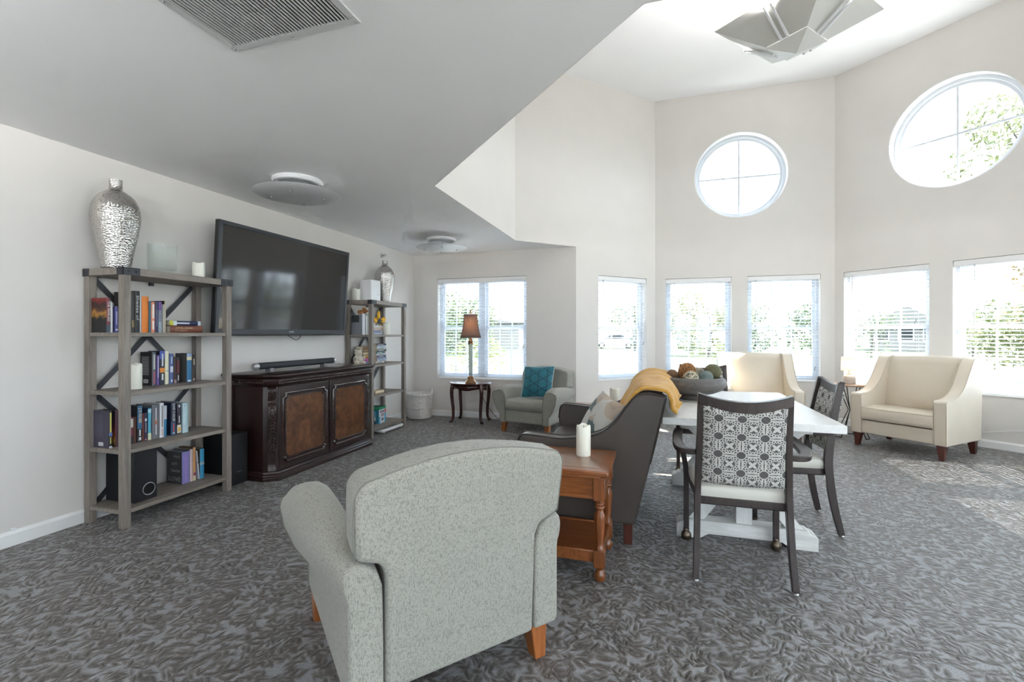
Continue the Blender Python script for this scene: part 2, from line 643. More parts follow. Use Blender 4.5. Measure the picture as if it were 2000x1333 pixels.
LF = dist(V_F1, V_E1)
wall_bay_corner = wall_bands('wall_bay_corner', V_F1, V_E1, [(dist(V_F1, P_FR), None, 0, LOWZ, []), (dist(V_F1, P_FR), None, LOWZ, HIGHZ, []), (0, dist(V_F1, P_FR), LOWZ+0.001, HIGHZ, [])], inset=0.004)
wall_bay_front = wall_bands('wall_bay_front', V_G1, V_F1, [(0, None, LOWZ+0.001, HIGHZ, [])], 0.12, inset=0.004)
wall_bay_near = wall_bands('wall_bay_near', V_H1, V_G1, [(0, None, LOWZ+0.001, HIGHZ, [])], 0.12, inset=0.004)
wall_bay_side = wall_bands('wall_bay_side', V_A1, V_H1, [(0, None, LOWZ+0.001, HIGHZ, [])], 0.12, inset=0.004)
ADDED_R_WINS = ((0.35, 2.75), (3.15, 5.15))      # along y from YF; unseen glazed openings added for light
wall_right = wall_bands('wall_right', (XR, YF), P_FR, [(0, None, 0, LOWZ, [('r', a, b, 0.04, 2.30) for a, b in ADDED_R_WINS])])
wall_front = wall_bands('wall_front', (XL, YF), (XR, YF), [(0, None, 0, LOWZ, [('r', 1.0, 2.4, WZ0, WZ1), ('r', 4.2, 5.6, WZ0, WZ1)])])  # openings behind the camera are added to let daylight in

# skirting
def baseboard(name, P, Q):
    P = Vector((*P, 0)); Q = Vector((*Q, 0)); ud = (Q-P).normalized(); inn = Vector((-ud.y, ud.x, 0))
    prof = [(0,0),(0.015,0),(0.015,0.070),(0.010,0.078),(0.006,0.088),(0,0.088)]
    mb = MB()
    mb.loft([[P+inn*d+Vector((0,0,z)) for d,z in prof], [Q+inn*d+Vector((0,0,z)) for d,z in prof]])
    return struct(mb.build(name, M_trim, smooth=False))
baseboard('baseboard_left', (XL, YA), (XL, YF))
baseboard('baseboard_back', P_AB, (XL, YA))
baseboard('baseboard_bay_left', V_C0, P_AB)
baseboard('baseboard_bay_back', V_C1, V_C0)
baseboard('baseboard_bay_right', V_D1, V_C1)
baseboard('baseboard_bay_east', V_E1, V_D1)
baseboard('baseboard_right', (XR, YF), P_FR)

# ================================================================== windows and blinds
win_count = [0]
def window(P, Q, u0, u1, units=1, blind=None, WZ0=WZ0, WZ1=WZ1):
    """Double-hung window in the opening u0..u1 of wall P->Q (room on the left of P->Q)."""
    P = Vector((*P, 0)); Q = Vector((*Q, 0)); ud = (Q-P).normalized(); out = Vector((ud.y, -ud.x, 0))
    win_count[0] += 1
    root = bpy.data.objects.new('window_%d' % win_count[0], None)
    org = P + ud*u0 + Vector((0,0,WZ0))
    ang = atan2(ud.y, ud.x)
    root.location = org; root.rotation_euler = (0, 0, ang)
    COL.objects.link(root); struct(root)
    W, H = u1-u0, WZ1-WZ0
    # local: x along wall, y = inwards (room), so outwards is -y
    yo = -0.155; yi = -0.095
    fw = 0.035
    m = MB()
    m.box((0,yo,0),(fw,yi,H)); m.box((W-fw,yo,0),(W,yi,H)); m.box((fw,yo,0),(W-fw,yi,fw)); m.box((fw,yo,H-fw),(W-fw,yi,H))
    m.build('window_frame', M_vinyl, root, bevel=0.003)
    m = MB(); m.box((0.002,yi,-0.004),(W-0.002,0.012,0.012))
    m.build('window_sill', M_trim, root, bevel=0.004)
    uw = (W - 2*fw - (units-1)*0.08)/units
    pane_me = {}
    for k in range(units):
        a = fw + k*(uw+0.08)
        if k > 0:
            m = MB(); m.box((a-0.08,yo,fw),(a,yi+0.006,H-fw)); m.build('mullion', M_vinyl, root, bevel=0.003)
        mid = H/2
        for lo, hi, ys in ((fw, mid+0.02, -0.112), (mid-0.02, H-fw, -0.138)):
            m = MB(); sw = 0.042; t = 0.024
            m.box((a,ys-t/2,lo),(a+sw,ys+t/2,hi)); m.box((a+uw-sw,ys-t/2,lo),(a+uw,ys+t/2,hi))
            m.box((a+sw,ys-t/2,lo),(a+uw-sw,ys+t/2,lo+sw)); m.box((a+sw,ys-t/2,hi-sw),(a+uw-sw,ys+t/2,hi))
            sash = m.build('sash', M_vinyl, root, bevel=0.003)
            gx0, gx1, gz0, gz1 = a+sw, a+uw-sw, lo+sw, hi-sw
            cols, rows = 3, 2
            mw = 0.016
            cw = (gx1-gx0)/cols; rh = (gz1-gz0)/rows
            for i in range(1, cols):
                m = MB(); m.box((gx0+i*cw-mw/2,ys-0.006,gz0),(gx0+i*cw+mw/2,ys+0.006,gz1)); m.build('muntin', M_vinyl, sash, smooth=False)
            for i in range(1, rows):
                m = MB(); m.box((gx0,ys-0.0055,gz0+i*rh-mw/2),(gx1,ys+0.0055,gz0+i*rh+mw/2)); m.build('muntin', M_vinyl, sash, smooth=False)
            key = (round(cw,4), round(rh,4))
            if key not in pane_me:
                mm = MB(); mm.box((0.0,-0.001,0.0),(cw,0.001,rh)); pane_me[key] = mm.mesh('pane', M_pane, smooth=False)
            for i in range(cols):
                for j in range(rows):
                    o = bpy.data.objects.new('pane', pane_me[key]); link(o, sash)
                    o.location = (gx0+i*cw, ys, gz0+j*rh)
    # daylight guide just outside the glass
    c = org + ud*(W/2) + Vector((0,0,H/2)) + out*0.19
    daylight_portal('daylight_portal', c, -out, W-0.04, H-0.04)
    if blind:
        make_blind(org, ang, W, H, **blind)
    return root

blind_cache = {}
def make_blind(org, ang, W, H, label, wand=0.12, tilt=8.0, tassel=None, group='white window blinds'):
    root = thing('window_blind', label, 'blind', org, ang, group)
    g = 0.006
    m = MB(); m.prism([(-0.068,H-0.002),(-0.068,H-0.052),(-0.022,H-0.052),(-0.022,H-0.002)], 'x', g, W-g)
    m.build('headrail', M_trim, root, bevel=0.002)
    m = MB(); m.prism([(-0.022,H-0.004),(-0.022,H-0.070),(-0.012,H-0.074),(-0.006,H-0.060),(-0.010,H-0.004)], 'x', g-0.002, W-g+0.002)
    m.build('valance', M_trim, root, bevel=0.002)
    key = (round(W,3), tilt)
    if key not in blind_cache:
        mm = MB(); n = 4
        dy = 0.0245
        t = radians(tilt)
        pts = []
        for i in range(n+1):
            y = -dy + 2*dy*i/n
            z = 0.004*(1-(y/dy)**2)
            pts.append((y*cos(t)-z*sin(t), y*sin(t)+z*cos(t)))
        poly = pts + [(y, z-0.0026) for y, z in reversed(pts)]
        mm.prism(poly, 'x', 0, W-0.02)
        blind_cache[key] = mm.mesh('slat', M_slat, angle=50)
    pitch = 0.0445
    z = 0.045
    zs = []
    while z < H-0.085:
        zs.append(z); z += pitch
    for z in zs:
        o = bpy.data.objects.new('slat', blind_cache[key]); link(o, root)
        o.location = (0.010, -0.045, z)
    m = MB(); m.box((0.008,-0.070,0.004),(W-0.008,-0.020,0.022)); m.build('bottom_rail', M_trim, root, bevel=0.004)
    for fx in ((0.14, 0.86) if W < 1.1 else (0.1, 0.5, 0.9)):
        m = MB()
        for y in (-0.0715, -0.0185): m.cyl((W*fx,y,0.02),(W*fx,y,H-0.05),0.0009,5)
        m.build('ladder_cord', M_trim, root)
    m = MB(); m.cyl((W*wand, -0.006, H-0.075),(W*wand+0.004, -0.004, H-0.75),0.0035,6); m.cyl((W*wand, -0.006, H-0.06),(W*wand, -0.006, H-0.078),0.006,6)
    m.build('tilt_wand', plain('clear_grey_plastic', (0.45,0.46,0.48), 0.25), root)
    if tassel:
        fx, dz = tassel
        m = MB(); m.cyl((W*fx,-0.004,H-0.07),(W*fx,-0.004,H-dz),0.0012,5); m.cyl((W*fx+0.012,-0.004,H-0.07),(W*fx+0.012,-0.004,H-dz-0.03),0.0012,5)
        c = m.build('lift_cord', M_trim, root)
        m = MB()
        for q, zz in ((0, 0), (0.012, -0.03)):
            m.lathe([(0.002,0.0),(0.008,-0.012),(0.009,-0.03),(0.004,-0.038)], (W*fx+q,-0.004,H-dz+zz), 10)
        m.build('tassel', plain('clear_grey_plastic', (0.45,0.46,0.48), 0.25), c)

window(P_AB, (XL,YA), P_AB[0]-A_WIN[1], P_AB[0]-A_WIN[0], 2, dict(label='wide white slat blind behind the tall brass and glass table lamp', wand=0.94, tassel=(0.03, 1.0)))
window(V_C0, V_A1, LB-B_WIN[1], LB-B_WIN[0], 1, dict(label='narrow white slat blind in the angled wall behind the taupe sofa', wand=0.9, tassel=(0.06, 0.95)))
window(V_C1, V_C0, V_C1[0]-C_WINS[0][1], V_C1[0]-C_WINS[0][0], 1, dict(label='white slat blind directly behind the bowl of decorative balls', wand=0.87, tassel=(0.12, 1.25)))
window(V_C1, V_C0, V_C1[0]-C_WINS[1][1], V_C1[0]-C_WINS[1][0], 1, dict(label='white slat blind behind the right wing of the cream armchair', wand=0.88, tassel=(0.07, 1.30)))
window(V_D1, V_C1, LD-D_WINS[0][1], LD-D_WINS[0][0], 1, dict(label='white slat blind behind the small white lamp and wide cream chair', wand=0.89, tassel=(0.14, 0.66)))
window(V_D1, V_C1, LD-D_WINS[1][1], LD-D_WINS[1][0], 1, dict(label='white slat blind cut by the right edge of the photo', wand=0.80))
for (a, b), lab in zip(E_WINS, ('white slat blind on the sunny bay side, the one nearer the camera', 'white slat blind on the sunny bay side, next to the wide cream chair')):
    window(V_E1, V_D1, a, b, 1, dict(label=lab, tilt=-11.0, group='white blinds on the sunny side'))
for (a, b) in ADDED_R_WINS:
    window((XR,YF), P_FR, a, b, 3, None, 0.04, 2.30)  # unseen glass doors, added to light the left wall and ceiling
for (a, b) in ((1.0, 2.4), (4.2, 5.6)):
    window((XL,YF), (XR,YF), a, b, 2)  # unseen windows behind the camera, added as extra daylight

def round_window(P, Q, uc):
    P = Vector((*P, 0)); Q = Vector((*Q, 0)); ud = (Q-P).normalized(); out = Vector((ud.y, -ud.x, 0))
    win_count[0] += 1
    root = bpy.data.objects.new('window_%d' % win_count[0], None)
    root.location = P+ud*uc+Vector((0,0,RZ)); root.rotation_euler = (0,0,atan2(ud.y,ud.x)); COL.objects.link(root); struct(root)
    def ring(prof, mat, name, parent):
        mb = MB(); n = 72
        rings = []
        for k in range(n):
            t = 2*pi*k/n
            rings.append([(r*cos(t), y, r*sin(t)) for r, y in prof])
        vs = [p for r in rings for p in r]; q = len(prof); fs = []
        for k in range(n):
            l = (k+1) % n
            for i in range(q):
                j = (i+1) % q
                fs.append((k*q+i, k*q+j, l*q+j, l*q+i))
        mb.add(vs, fs)
        return mb.build(name, mat, parent, angle=30)
    ring([(RR,-0.004),(RR-0.012,-0.004),(RR-0.012,-0.12),(RR,-0.12)], M_trim, 'jamb_liner', root)
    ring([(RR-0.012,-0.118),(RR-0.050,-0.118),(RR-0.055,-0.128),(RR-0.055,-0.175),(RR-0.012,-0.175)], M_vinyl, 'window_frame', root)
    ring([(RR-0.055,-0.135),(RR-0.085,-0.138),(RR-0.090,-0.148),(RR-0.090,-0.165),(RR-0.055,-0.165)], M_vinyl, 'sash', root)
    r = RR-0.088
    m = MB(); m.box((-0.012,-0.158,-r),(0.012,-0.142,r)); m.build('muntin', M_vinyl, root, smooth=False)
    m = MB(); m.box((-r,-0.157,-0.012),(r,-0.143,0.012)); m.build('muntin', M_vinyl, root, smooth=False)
    for q in range(4):
        m = MB(); pts = [(0,0)] + [(r*cos(radians(90*q+90*i/14)), r*sin(radians(90*q+90*i/14))) for i in range(15)]
        m.prism(pts, 'y', -0.151, -0.149); m.build('pane', M_pane, root, smooth=False)
    daylight_portal('daylight_portal', P+ud*uc+Vector((0,0,RZ))+out*0.19, -out, 2*r*0.97, 2*r*0.97)
round_window(V_C1, V_C0, LC/2)
round_window(V_D1, V_C1, LD-1.268)
round_window(V_E1, V_D1, 1.2)

# ================================================================== materials for furniture
def make_sage():
    m, nt, b = nt_new('sage_chenille')
    def strokes(scale, lo, hi):
        f = noise(nt, coord(nt, scale), 1.0, 2, 0.6, 0.3)
        return ramp(nt, f, [(lo, (0, 0, 0)), (hi, (1, 1, 1))])
    vert = strokes((340, 340, 80), 0.545, 0.60)
    hori = strokes((90, 90, 360), 0.575, 0.63)
    line = math_n(nt, 'MAXIMUM', vert, hori)
    pn = noise(nt, coord(nt), 5, 2)
    base = mix_c(nt, pn, (0.315, 0.308, 0.268), (0.365, 0.356, 0.312))
    lk(nt, mix_c(nt, math_n(nt, 'MULTIPLY', line, 0.65), base, (0.15, 0.15, 0.136)), b.inputs['Base Color'])
    b.inputs['Roughness'].default_value = 0.9
    b.inputs['Specular IOR Level'].default_value = 0.2
    b.inputs['Sheen Weight'].default_value = 0.2
    bump(nt, b, math_n(nt, 'SUBTRACT', 1.0, line), 0.3, 0.0015)
    return m
M_sage = make_sage()
M_sage_dark = plain('sage_piping', (0.19, 0.19, 0.165), 0.8)
M_taupe = plain('taupe_leather', (0.062, 0.050, 0.043), 0.42, var=0.05, vscale=4, bstr=0.12, bscale=320)
M_taupe_pipe = plain('taupe_piping', (0.035, 0.028, 0.025), 0.5)
M_cream = plain('cream_leather', (0.68, 0.605, 0.50), 0.40, var=0.03, vscale=3, bstr=0.08, bscale=300)
M_cream_pipe = plain('cream_piping', (0.55, 0.47, 0.37), 0.5)
M_amber = wood('amber_wood', (0.22, 0.062, 0.014), (0.38, 0.125, 0.03), 'Z', 6, 0.35, coat=0.3)
M_redwood = wood('dark_cherry', (0.055, 0.014, 0.010), (0.115, 0.030, 0.018), 'Z', 6, 0.3, coat=0.4)
M_cherry = wood('cherry_x', (0.15, 0.040, 0.009), (0.29, 0.092, 0.024), 'X', 7, 0.3, coat=0.5)
M_cherry_y = wood('cherry_y', (0.15, 0.040, 0.009), (0.29, 0.092, 0.024), 'Y', 7, 0.3, coat=0.5)
M_cherry_z = wood('cherry_z', (0.14, 0.037, 0.008), (0.27, 0.085, 0.022), 'Z', 7, 0.3, coat=0.5)
M_mahog = wood('mahogany_z', (0.012, 0.0045, 0.004), (0.028, 0.010, 0.008), 'Z', 6, 0.32, coat=0.2)
M_mahog_y = wood('mahogany_y', (0.013, 0.005, 0.0042), (0.031, 0.011, 0.009), 'Y', 6, 0.28, coat=0.3)
M_tablewood = wood('oval_table_wood', (0.030, 0.009, 0.008), (0.070, 0.020, 0.015), 'X', 6, 0.25, coat=0.5)
M_espresso = wood('espresso_wood', (0.020, 0.013, 0.012), (0.050, 0.036, 0.034), 'Z', 8, 0.38, coat=0.15, stretch=10)
M_whitewash = wood('whitewashed_x', (0.60, 0.59, 0.57), (0.80, 0.80, 0.79), 'X', 6, 0.5, stretch=9)
M_whitewash_y = wood('whitewashed_y', (0.72, 0.715, 0.70), (0.82, 0.82, 0.815), 'Y', 6, 0.40, stretch=14, bstr=0.02)
M_whitewash_z = wood('whitewashed_z', (0.60, 0.59, 0.57), (0.78, 0.78, 0.77), 'Z', 6, 0.5, stretch=9)
M_greyoak_z = wood('grey_oak_z', (0.155, 0.130, 0.110), (0.300, 0.262, 0.230), 'Z', 5, 0.6, stretch=14)
M_greyoak_y = wood('grey_oak_y', (0.160, 0.134, 0.112), (0.310, 0.272, 0.238), 'Y', 5, 0.55, stretch=14)
M_greyoak_x = wood('grey_oak_x', (0.155, 0.130, 0.110), (0.300, 0.262, 0.230), 'X', 5, 0.6, stretch=14)
M_iron = plain('dark_iron', (0.045, 0.047, 0.055), 0.5, metal=0.3, var=0.1)
M_black = plain('black_plastic', (0.012, 0.012, 0.014), 0.38, var=0.05)
M_blackmat = plain('black_laminate', (0.008, 0.009, 0.011), 0.5, var=0.05)
M_brass = plain('aged_brass', (0.24, 0.135, 0.07), 0.3, metal=1.0, var=0.1)
M_bronze = plain('bronze_caster', (0.13, 0.10, 0.075), 0.32, metal=0.9, var=0.1)
M_steel = plain('brushed_steel', (0.55, 0.55, 0.56), 0.3, metal=1.0, var=0.05)
M_white = plain('white_plastic', (0.80, 0.80, 0.81), 0.35, var=0.01)
M_wax = plain('ivory_wax', (0.80, 0.79, 0.70), 0.45, var=0.02, vscale=20)
M_wick = plain('wick_black', (0.02, 0.02, 0.02), 0.8)

def sweep_rect(path, w, d, up=None):
    """Rings of a w x d rectangle along a path; w is across x, d lies in the plane of the path."""
    rings = []
    pts = [Vector(p) for p in path]
    for i, p in enumerate(pts):
        t = (pts[min(i+1, len(pts)-1)]-pts[max(i-1, 0)]).normalized()
        a = Vector(up) if up else Vector((1, 0, 0))
        a = (a - t*a.dot(t)).normalized()
        q = t.cross(a).normalized()
        ww = w[i] if isinstance(w, list) else w
        dd = d[i] if isinstance(d, list) else d
        rings.append([p+a*ww/2+q*dd/2, p-a*ww/2+q*dd/2, p-a*ww/2-q*dd/2, p+a*ww/2-q*dd/2])
    return rings

def tapered_leg(x, y, z0, z1, w1, w0, dx=0.0, dy=0.0):
    m = MB()
    top = [(x-w1/2,y-w1/2,z1),(x+w1/2,y-w1/2,z1),(x+w1/2,y+w1/2,z1),(x-w1/2,y+w1/2,z1)]
    bx, by = x+dx, y+dy
    bot = [(bx-w0/2,by-w0/2,z0),(bx+w0/2,by-w0/2,z0),(bx+w0/2,by+w0/2,z0),(bx-w0/2,by+w0/2,z0)]
    return m.loft([bot, top])

# ------------------------------------------------------------------ sage club armchair
def make_sage_chair(label, loc, rz, k=1.0):
    root = thing('armchair', label, 'armchair', loc, rz, 'sage club armchairs')
    root.scale = (k, k, k)
    m = MB(); m.box((-0.30,-0.30,0.135),(0.30,0.385,0.30)); m.build('seat_base', M_sage, root, bevel=0.02, seg=3)
    # seat cushion with a rolled front
    m = MB()
    prof = [(-0.26,0.29),(-0.26,0.43),(0.28,0.455)] + arc(0.335,0.372,0.080,80,-50,8) + [(0.36,0.29)]
    m.prism(prof, 'x', -0.292, 0.292)
    m.build('seat_cushion', M_sage, root, bevel=0.022, seg=3)
    # backrest: T-shaped panel with arched top, leaning back
    outl = [(-0.283,0.13),(0.283,0.13),(0.283,0.50),(0.300,0.545),(0.345,0.560),(0.382,0.575),(0.388,0.70)]
    outl += arc(0.326,0.756,0.062,2,66,6)
    for i in range(9):
        x = 0.31 - 0.62*i/8
        outl.append((x, 0.862-0.040*(x/0.31)**2))
    outl += [(-p[0], p[1]) for p in reversed(outl[2:14])]
    outl2 = []
    for p in outl:
        if not outl2 or (abs(p[0]-outl2[-1][0])+abs(p[1]-outl2[-1][1])) > 1e-4: outl2.append(p)
    def lean(z): return -0.06*max(0.0, (z-0.35)/0.5)
    m = MB(); n = len(outl2)
    vs = [(x, -0.40+lean(z), z) for x, z in outl2] + [(x*0.985, -0.40+0.085+lean(z)*1.0, z+(0.012 if z > 0.6 else 0)) for x, z in outl2] + [(x*0.95, -0.22+lean(z)*0.8, z-(0.005 if z > 0.6 else 0)) for x, z in outl2]
    fs = [tuple(reversed(range(n))), tuple(2*n+i for i in range(n))]
    for r_ in range(2):
        for i in range(n):
            j = (i+1) % n
            fs.append((r_*n+i, r_*n+j, (r_+1)*n+j, (r_+1)*n+i))
    m.add(vs, fs)
    bk = m.build('backrest', M_sage, root, bevel=0.018, seg=3, angle=60)
    m = MB(); m.tube([(x, -0.401+lean(z)+0.012, z) for x, z in outl2[3:-3]], 0.0024, 6); m.build('back_piping', M_sage_dark, bk)
    for sgn in (-1, 1):
        rings = []
        N = 14
        for k in range(N+1):
            t = k/N
            y = -0.405 + 0.81*t
            end = 0.0
            if t < 0.07: end = (0.07-t)/0.07
            fl = t**0.75
            ztop = 0.556 + 0.072*sin(min(1, t*1.1)*pi/2) - 0.055*max(0.0, (t-0.84)/0.16)**2.2
            f = 0.016+0.100*fl
            xo = 0.398-0.030*t
            zs = 0.445-0.20*t
            zm = min(0.520+0.012*t, ztop-0.045)
            sec = [(0.283,0.132),(xo-0.01,0.132),(xo,0.15),(xo,(zs+0.15)/2),(xo,zs-0.012),(xo+0.10*f+0.003,zs+0.012),
                   (xo+0.50*f,zs+0.27*(zm-zs)),(xo+0.86*f,zs+0.62*(zm-zs)),(xo+f,zm-0.02*t),(xo+0.93*f,zm+0.35*(ztop-zm)),(xo+0.66*f,ztop-0.014),
                   (xo+0.30*f-0.012,ztop),(0.345,ztop-0.006),(0.304,ztop-0.036),(0.288,ztop-0.085),(0.286,0.42),(0.284,0.28)]
            cx, cz = 0.35, 0.40
            sh = 1.0-0.06*end
            rings.append([(sgn*(cx+(x-cx)*sh), y, cz+(z-cz)*(1.0-0.03*end)) for x, z in sec])
        m = MB(); m.loft(rings)
        am = m.build('arm', M_sage, root, bevel=0.012, seg=3, angle=55)
        fr = [Vector(p) for p in rings[-1]]; fr = [p+Vector((0,0.002,0)) for p in fr]
        m = MB(); m.tube(fr, 0.004, 6, close=True); m.build('arm_piping', M_sage_dark, am)
    for sx in (-1, 1):
        for sy in (-1, 1):
            tapered_leg(sx*0.325, sy*0.335+ (0.01 if sy>0 else -0.005), 0.0, 0.14, 0.074, 0.048, sx*0.008, sy*0.012).build('leg', M_amber, root, bevel=0.003)
    return root
make_sage_chair('sage green upholstered armchair in the foreground, seen from behind', (-0.937, 1.752, 0), radians(50.3))
make_sage_chair('sage green armchair by the window wall with a teal pillow on it', (-1.535, 6.03, 0), radians(180-12), 0.93)

# ------------------------------------------------------------------ throw pillows
def pillow(label, name, s, th, mat, M, cat='pillow', pipe=None):
    root = thing(name, label, cat, M.translation, 0)
    R = M.to_3x3().to_4x4()
    m = MB(); N = 22
    def surf(sg):
        def fn(u, v):
            a, b = 2*u-1, 2*v-1
            ed = (1-abs(a)**2.6)*(1-abs(b)**2.6)
            h = th/2*(max(0, ed)**0.55)
            k = 1-0.05*(1-abs(a*b))*max(abs(a), abs(b))**3
            return R @ Vector((a*s/2*k, b*s/2*k, sg*h))
        return fn
    m.grid(N, N, surf(1)); m.grid(N, N, surf(-1))
    o = m.build('pillow_cover', mat, root, angle=80)
    if pipe:
        f = surf(1); pts = [f(i/N, 0) for i in range(N)]+[f(1, i/N) for i in range(N)]+[f(1-i/N, 1) for i in range(N)]+[f(0, 1-i/N) for i in range(N)]
        m = MB(); m.tube(pts, 0.004, 6, close=True); m.build('pillow_piping', pipe, root)
    return root

def make_teal():
    m, nt, b = nt_new('teal_velvet')
    v = coord(nt, which='Generated')
    sx = nt.nodes.new('ShaderNodeSeparateXYZ'); lk(nt, v, sx.inputs[0])
    x, z = sx.outputs[0], sx.outputs[2]
    def lines(ax, az, off, period):
        t = math_n(nt, 'ADD', math_n(nt, 'ADD', math_n(nt, 'MULTIPLY', x, ax), math_n(nt, 'MULTIPLY', z, az)), off)
        f = math_n(nt, 'FRACT', math_n(nt, 'DIVIDE', t, period))
        return math_n(nt, 'ABSOLUTE', math_n(nt, 'SUBTRACT', f, 0.5))
    l1 = lines(1.0, 0.0, 0.12, 0.27); l2 = lines(0.5, 0.866, 0.05, 0.27); l3 = lines(-0.5, 0.866, 0.21, 0.27)
    mn = math_n(nt, 'MINIMUM', math_n(nt, 'MINIMUM', l1, l2), l3)
    seam = ramp(nt, mn, [(0.02, (0, 0, 0)), (0.07, (1, 1, 1))])
    c = mix_c(nt, noise(nt, v, 3, 2), (0.006, 0.095, 0.135), (0.020, 0.180, 0.235))
    lk(nt, mix_c(nt, seam, (0.004, 0.05, 0.08), c), b.inputs['Base Color'])
    b.inputs['Roughness'].default_value = 0.7; b.inputs['Sheen Weight'].default_value = 0.6
    b.inputs['Sheen Tint'].default_value = (0.4, 0.8, 0.9, 1)
    bump(nt, b, seam, 0.6, 0.006)
    return m
Mp = frame_matrix((-1.50, 5.94, 0.630), (cos(radians(-8)), sin(radians(-8)), 0.04), (-0.16, -0.90, 0.36))
pillow('square teal velvet pillow with stitched triangles on the sage armchair', 'throw_pillow', 0.42, 0.13, make_teal(), Mp, pipe=plain('pale_piping', (0.55, 0.62, 0.62), 0.7))

# ------------------------------------------------------------------ taupe sofa
def make_sofa():
    ox, oy = -0.40, 3.545
    root = thing('sofa', 'taupe leather two-seat sofa with sloping sides, mustard throw over its back', 'sofa', (ox, oy, 0))
    top = smooth_path([(-0.845,0.585,0),(-0.815,0.622,0),(-0.70,0.618,0),(-0.557,0.612,0),(-0.37,0.645,0),(-0.265,0.713,0),(-0.165,0.850,0),(-0.115,0.893,0),(-0.055,0.905,0),(0.043,0.886,0)], 4)
    prof = [(-0.835,0.135),(-0.855,0.50)] + [(p[0],p[1]) for p in top] + [(-0.045,0.50),(-0.133,0.130)]
    def side(y0, y1):
        m = MB(); m.prism([(x-ox,z) for x,z in prof], 'y', y0-oy, y1-oy)
        a = m.build('arm', M_taupe, root, bevel=0.012, seg=3, angle=50)
        for y in (y0, y1):
            m = MB(); m.tube([(x-ox, y-oy, z) for x,z in prof[1:-1]], 0.0045, 6); m.build('piping', M_taupe_pipe, a)
    side(2.84, 2.94); side(4.15, 4.25)
    m = MB(); m.prism([(-0.36-ox,0.28),(-0.30-ox,0.45),(-0.205-ox,0.74),(-0.150-ox,0.845),(-0.09-ox,0.885),(0.030-ox,0.875),(-0.045-ox,0.50),(-0.133-ox,0.135)], 'y', 2.935-oy, 4.155-oy)
    m.build('backrest', M_taupe, root, bevel=0.02, seg=3)
    m = MB(); m.box((-0.835-ox,2.935-oy,0.135),(-0.20-ox,4.155-oy,0.295)); m.build('seat_base', M_taupe, root, bevel=0.015)
    m = MB()
    pr = [(-0.84,0.30),(-0.862,0.34),(-0.862,0.40),(-0.835,0.435),(-0.60,0.452),(-0.27,0.445),(-0.30,0.30)]
    m.prism([(x-ox,z) for x,z in pr], 'y', 2.945-oy, 4.145-oy); c = m.build('seat_cushion', M_taupe, root, bevel=0.018, seg=3)
    for x in (-0.79, -0.175):
        for y in (2.90, 4.19):
            tapered_leg(x-ox, y-oy, 0, 0.14, 0.055, 0.05).build('leg', M_redwood, root, bevel=0.003)
    return root
make_sofa()

def make_patch():
    m, nt, b = nt_new('patchwork')
    v = coord(nt)
    vo = nt.nodes.new('ShaderNodeTexVoronoi'); vo.distance = 'MANHATTAN'; vo.inputs['Scale'].default_value = 9.5; lk(nt, v, vo.inputs['Vector'])
    sep = nt.nodes.new('ShaderNodeSeparateColor'); lk(nt, vo.outputs['Color'], sep.inputs[0])
    n = nt.nodes.new('ShaderNodeValToRGB'); n.color_ramp.interpolation = 'CONSTANT'
    els = n.color_ramp.elements
    for i, (p, c) in enumerate(((0, (0.36,0.27,0.20)), (0.20, (0.50,0.49,0.46)), (0.36, (0.012,0.055,0.055)), (0.60, (0.42,0.33,0.25)), (0.78, (0.30,0.34,0.35)))):
        e = els[i] if i < 2 else els.new(p)
        e.position = p; e.color = (*c, 1)
    lk(nt, sep.outputs[0], n.inputs[0])
    st = noise(nt, coord(nt, (6, 120, 6)), 3, 2)
    lk(nt, mix_c(nt, math_n(nt, 'MULTIPLY', st, 0.18), n.outputs[0], (0.6, 0.6, 0.58)), b.inputs['Base Color'])
    b.inputs['Roughness'].default_value = 0.8; b.inputs['Sheen Weight'].default_value = 0.2
    return m
Mp = frame_matrix((-0.385, 3.17, 0.640), (-0.42, 0.88, 0.10), (-0.80, -0.36, 0.46))
pillow('patchwork pillow in green, tan and grey leaning on the taupe sofa back', 'throw_pillow', 0.42, 0.15, make_patch(), Mp)

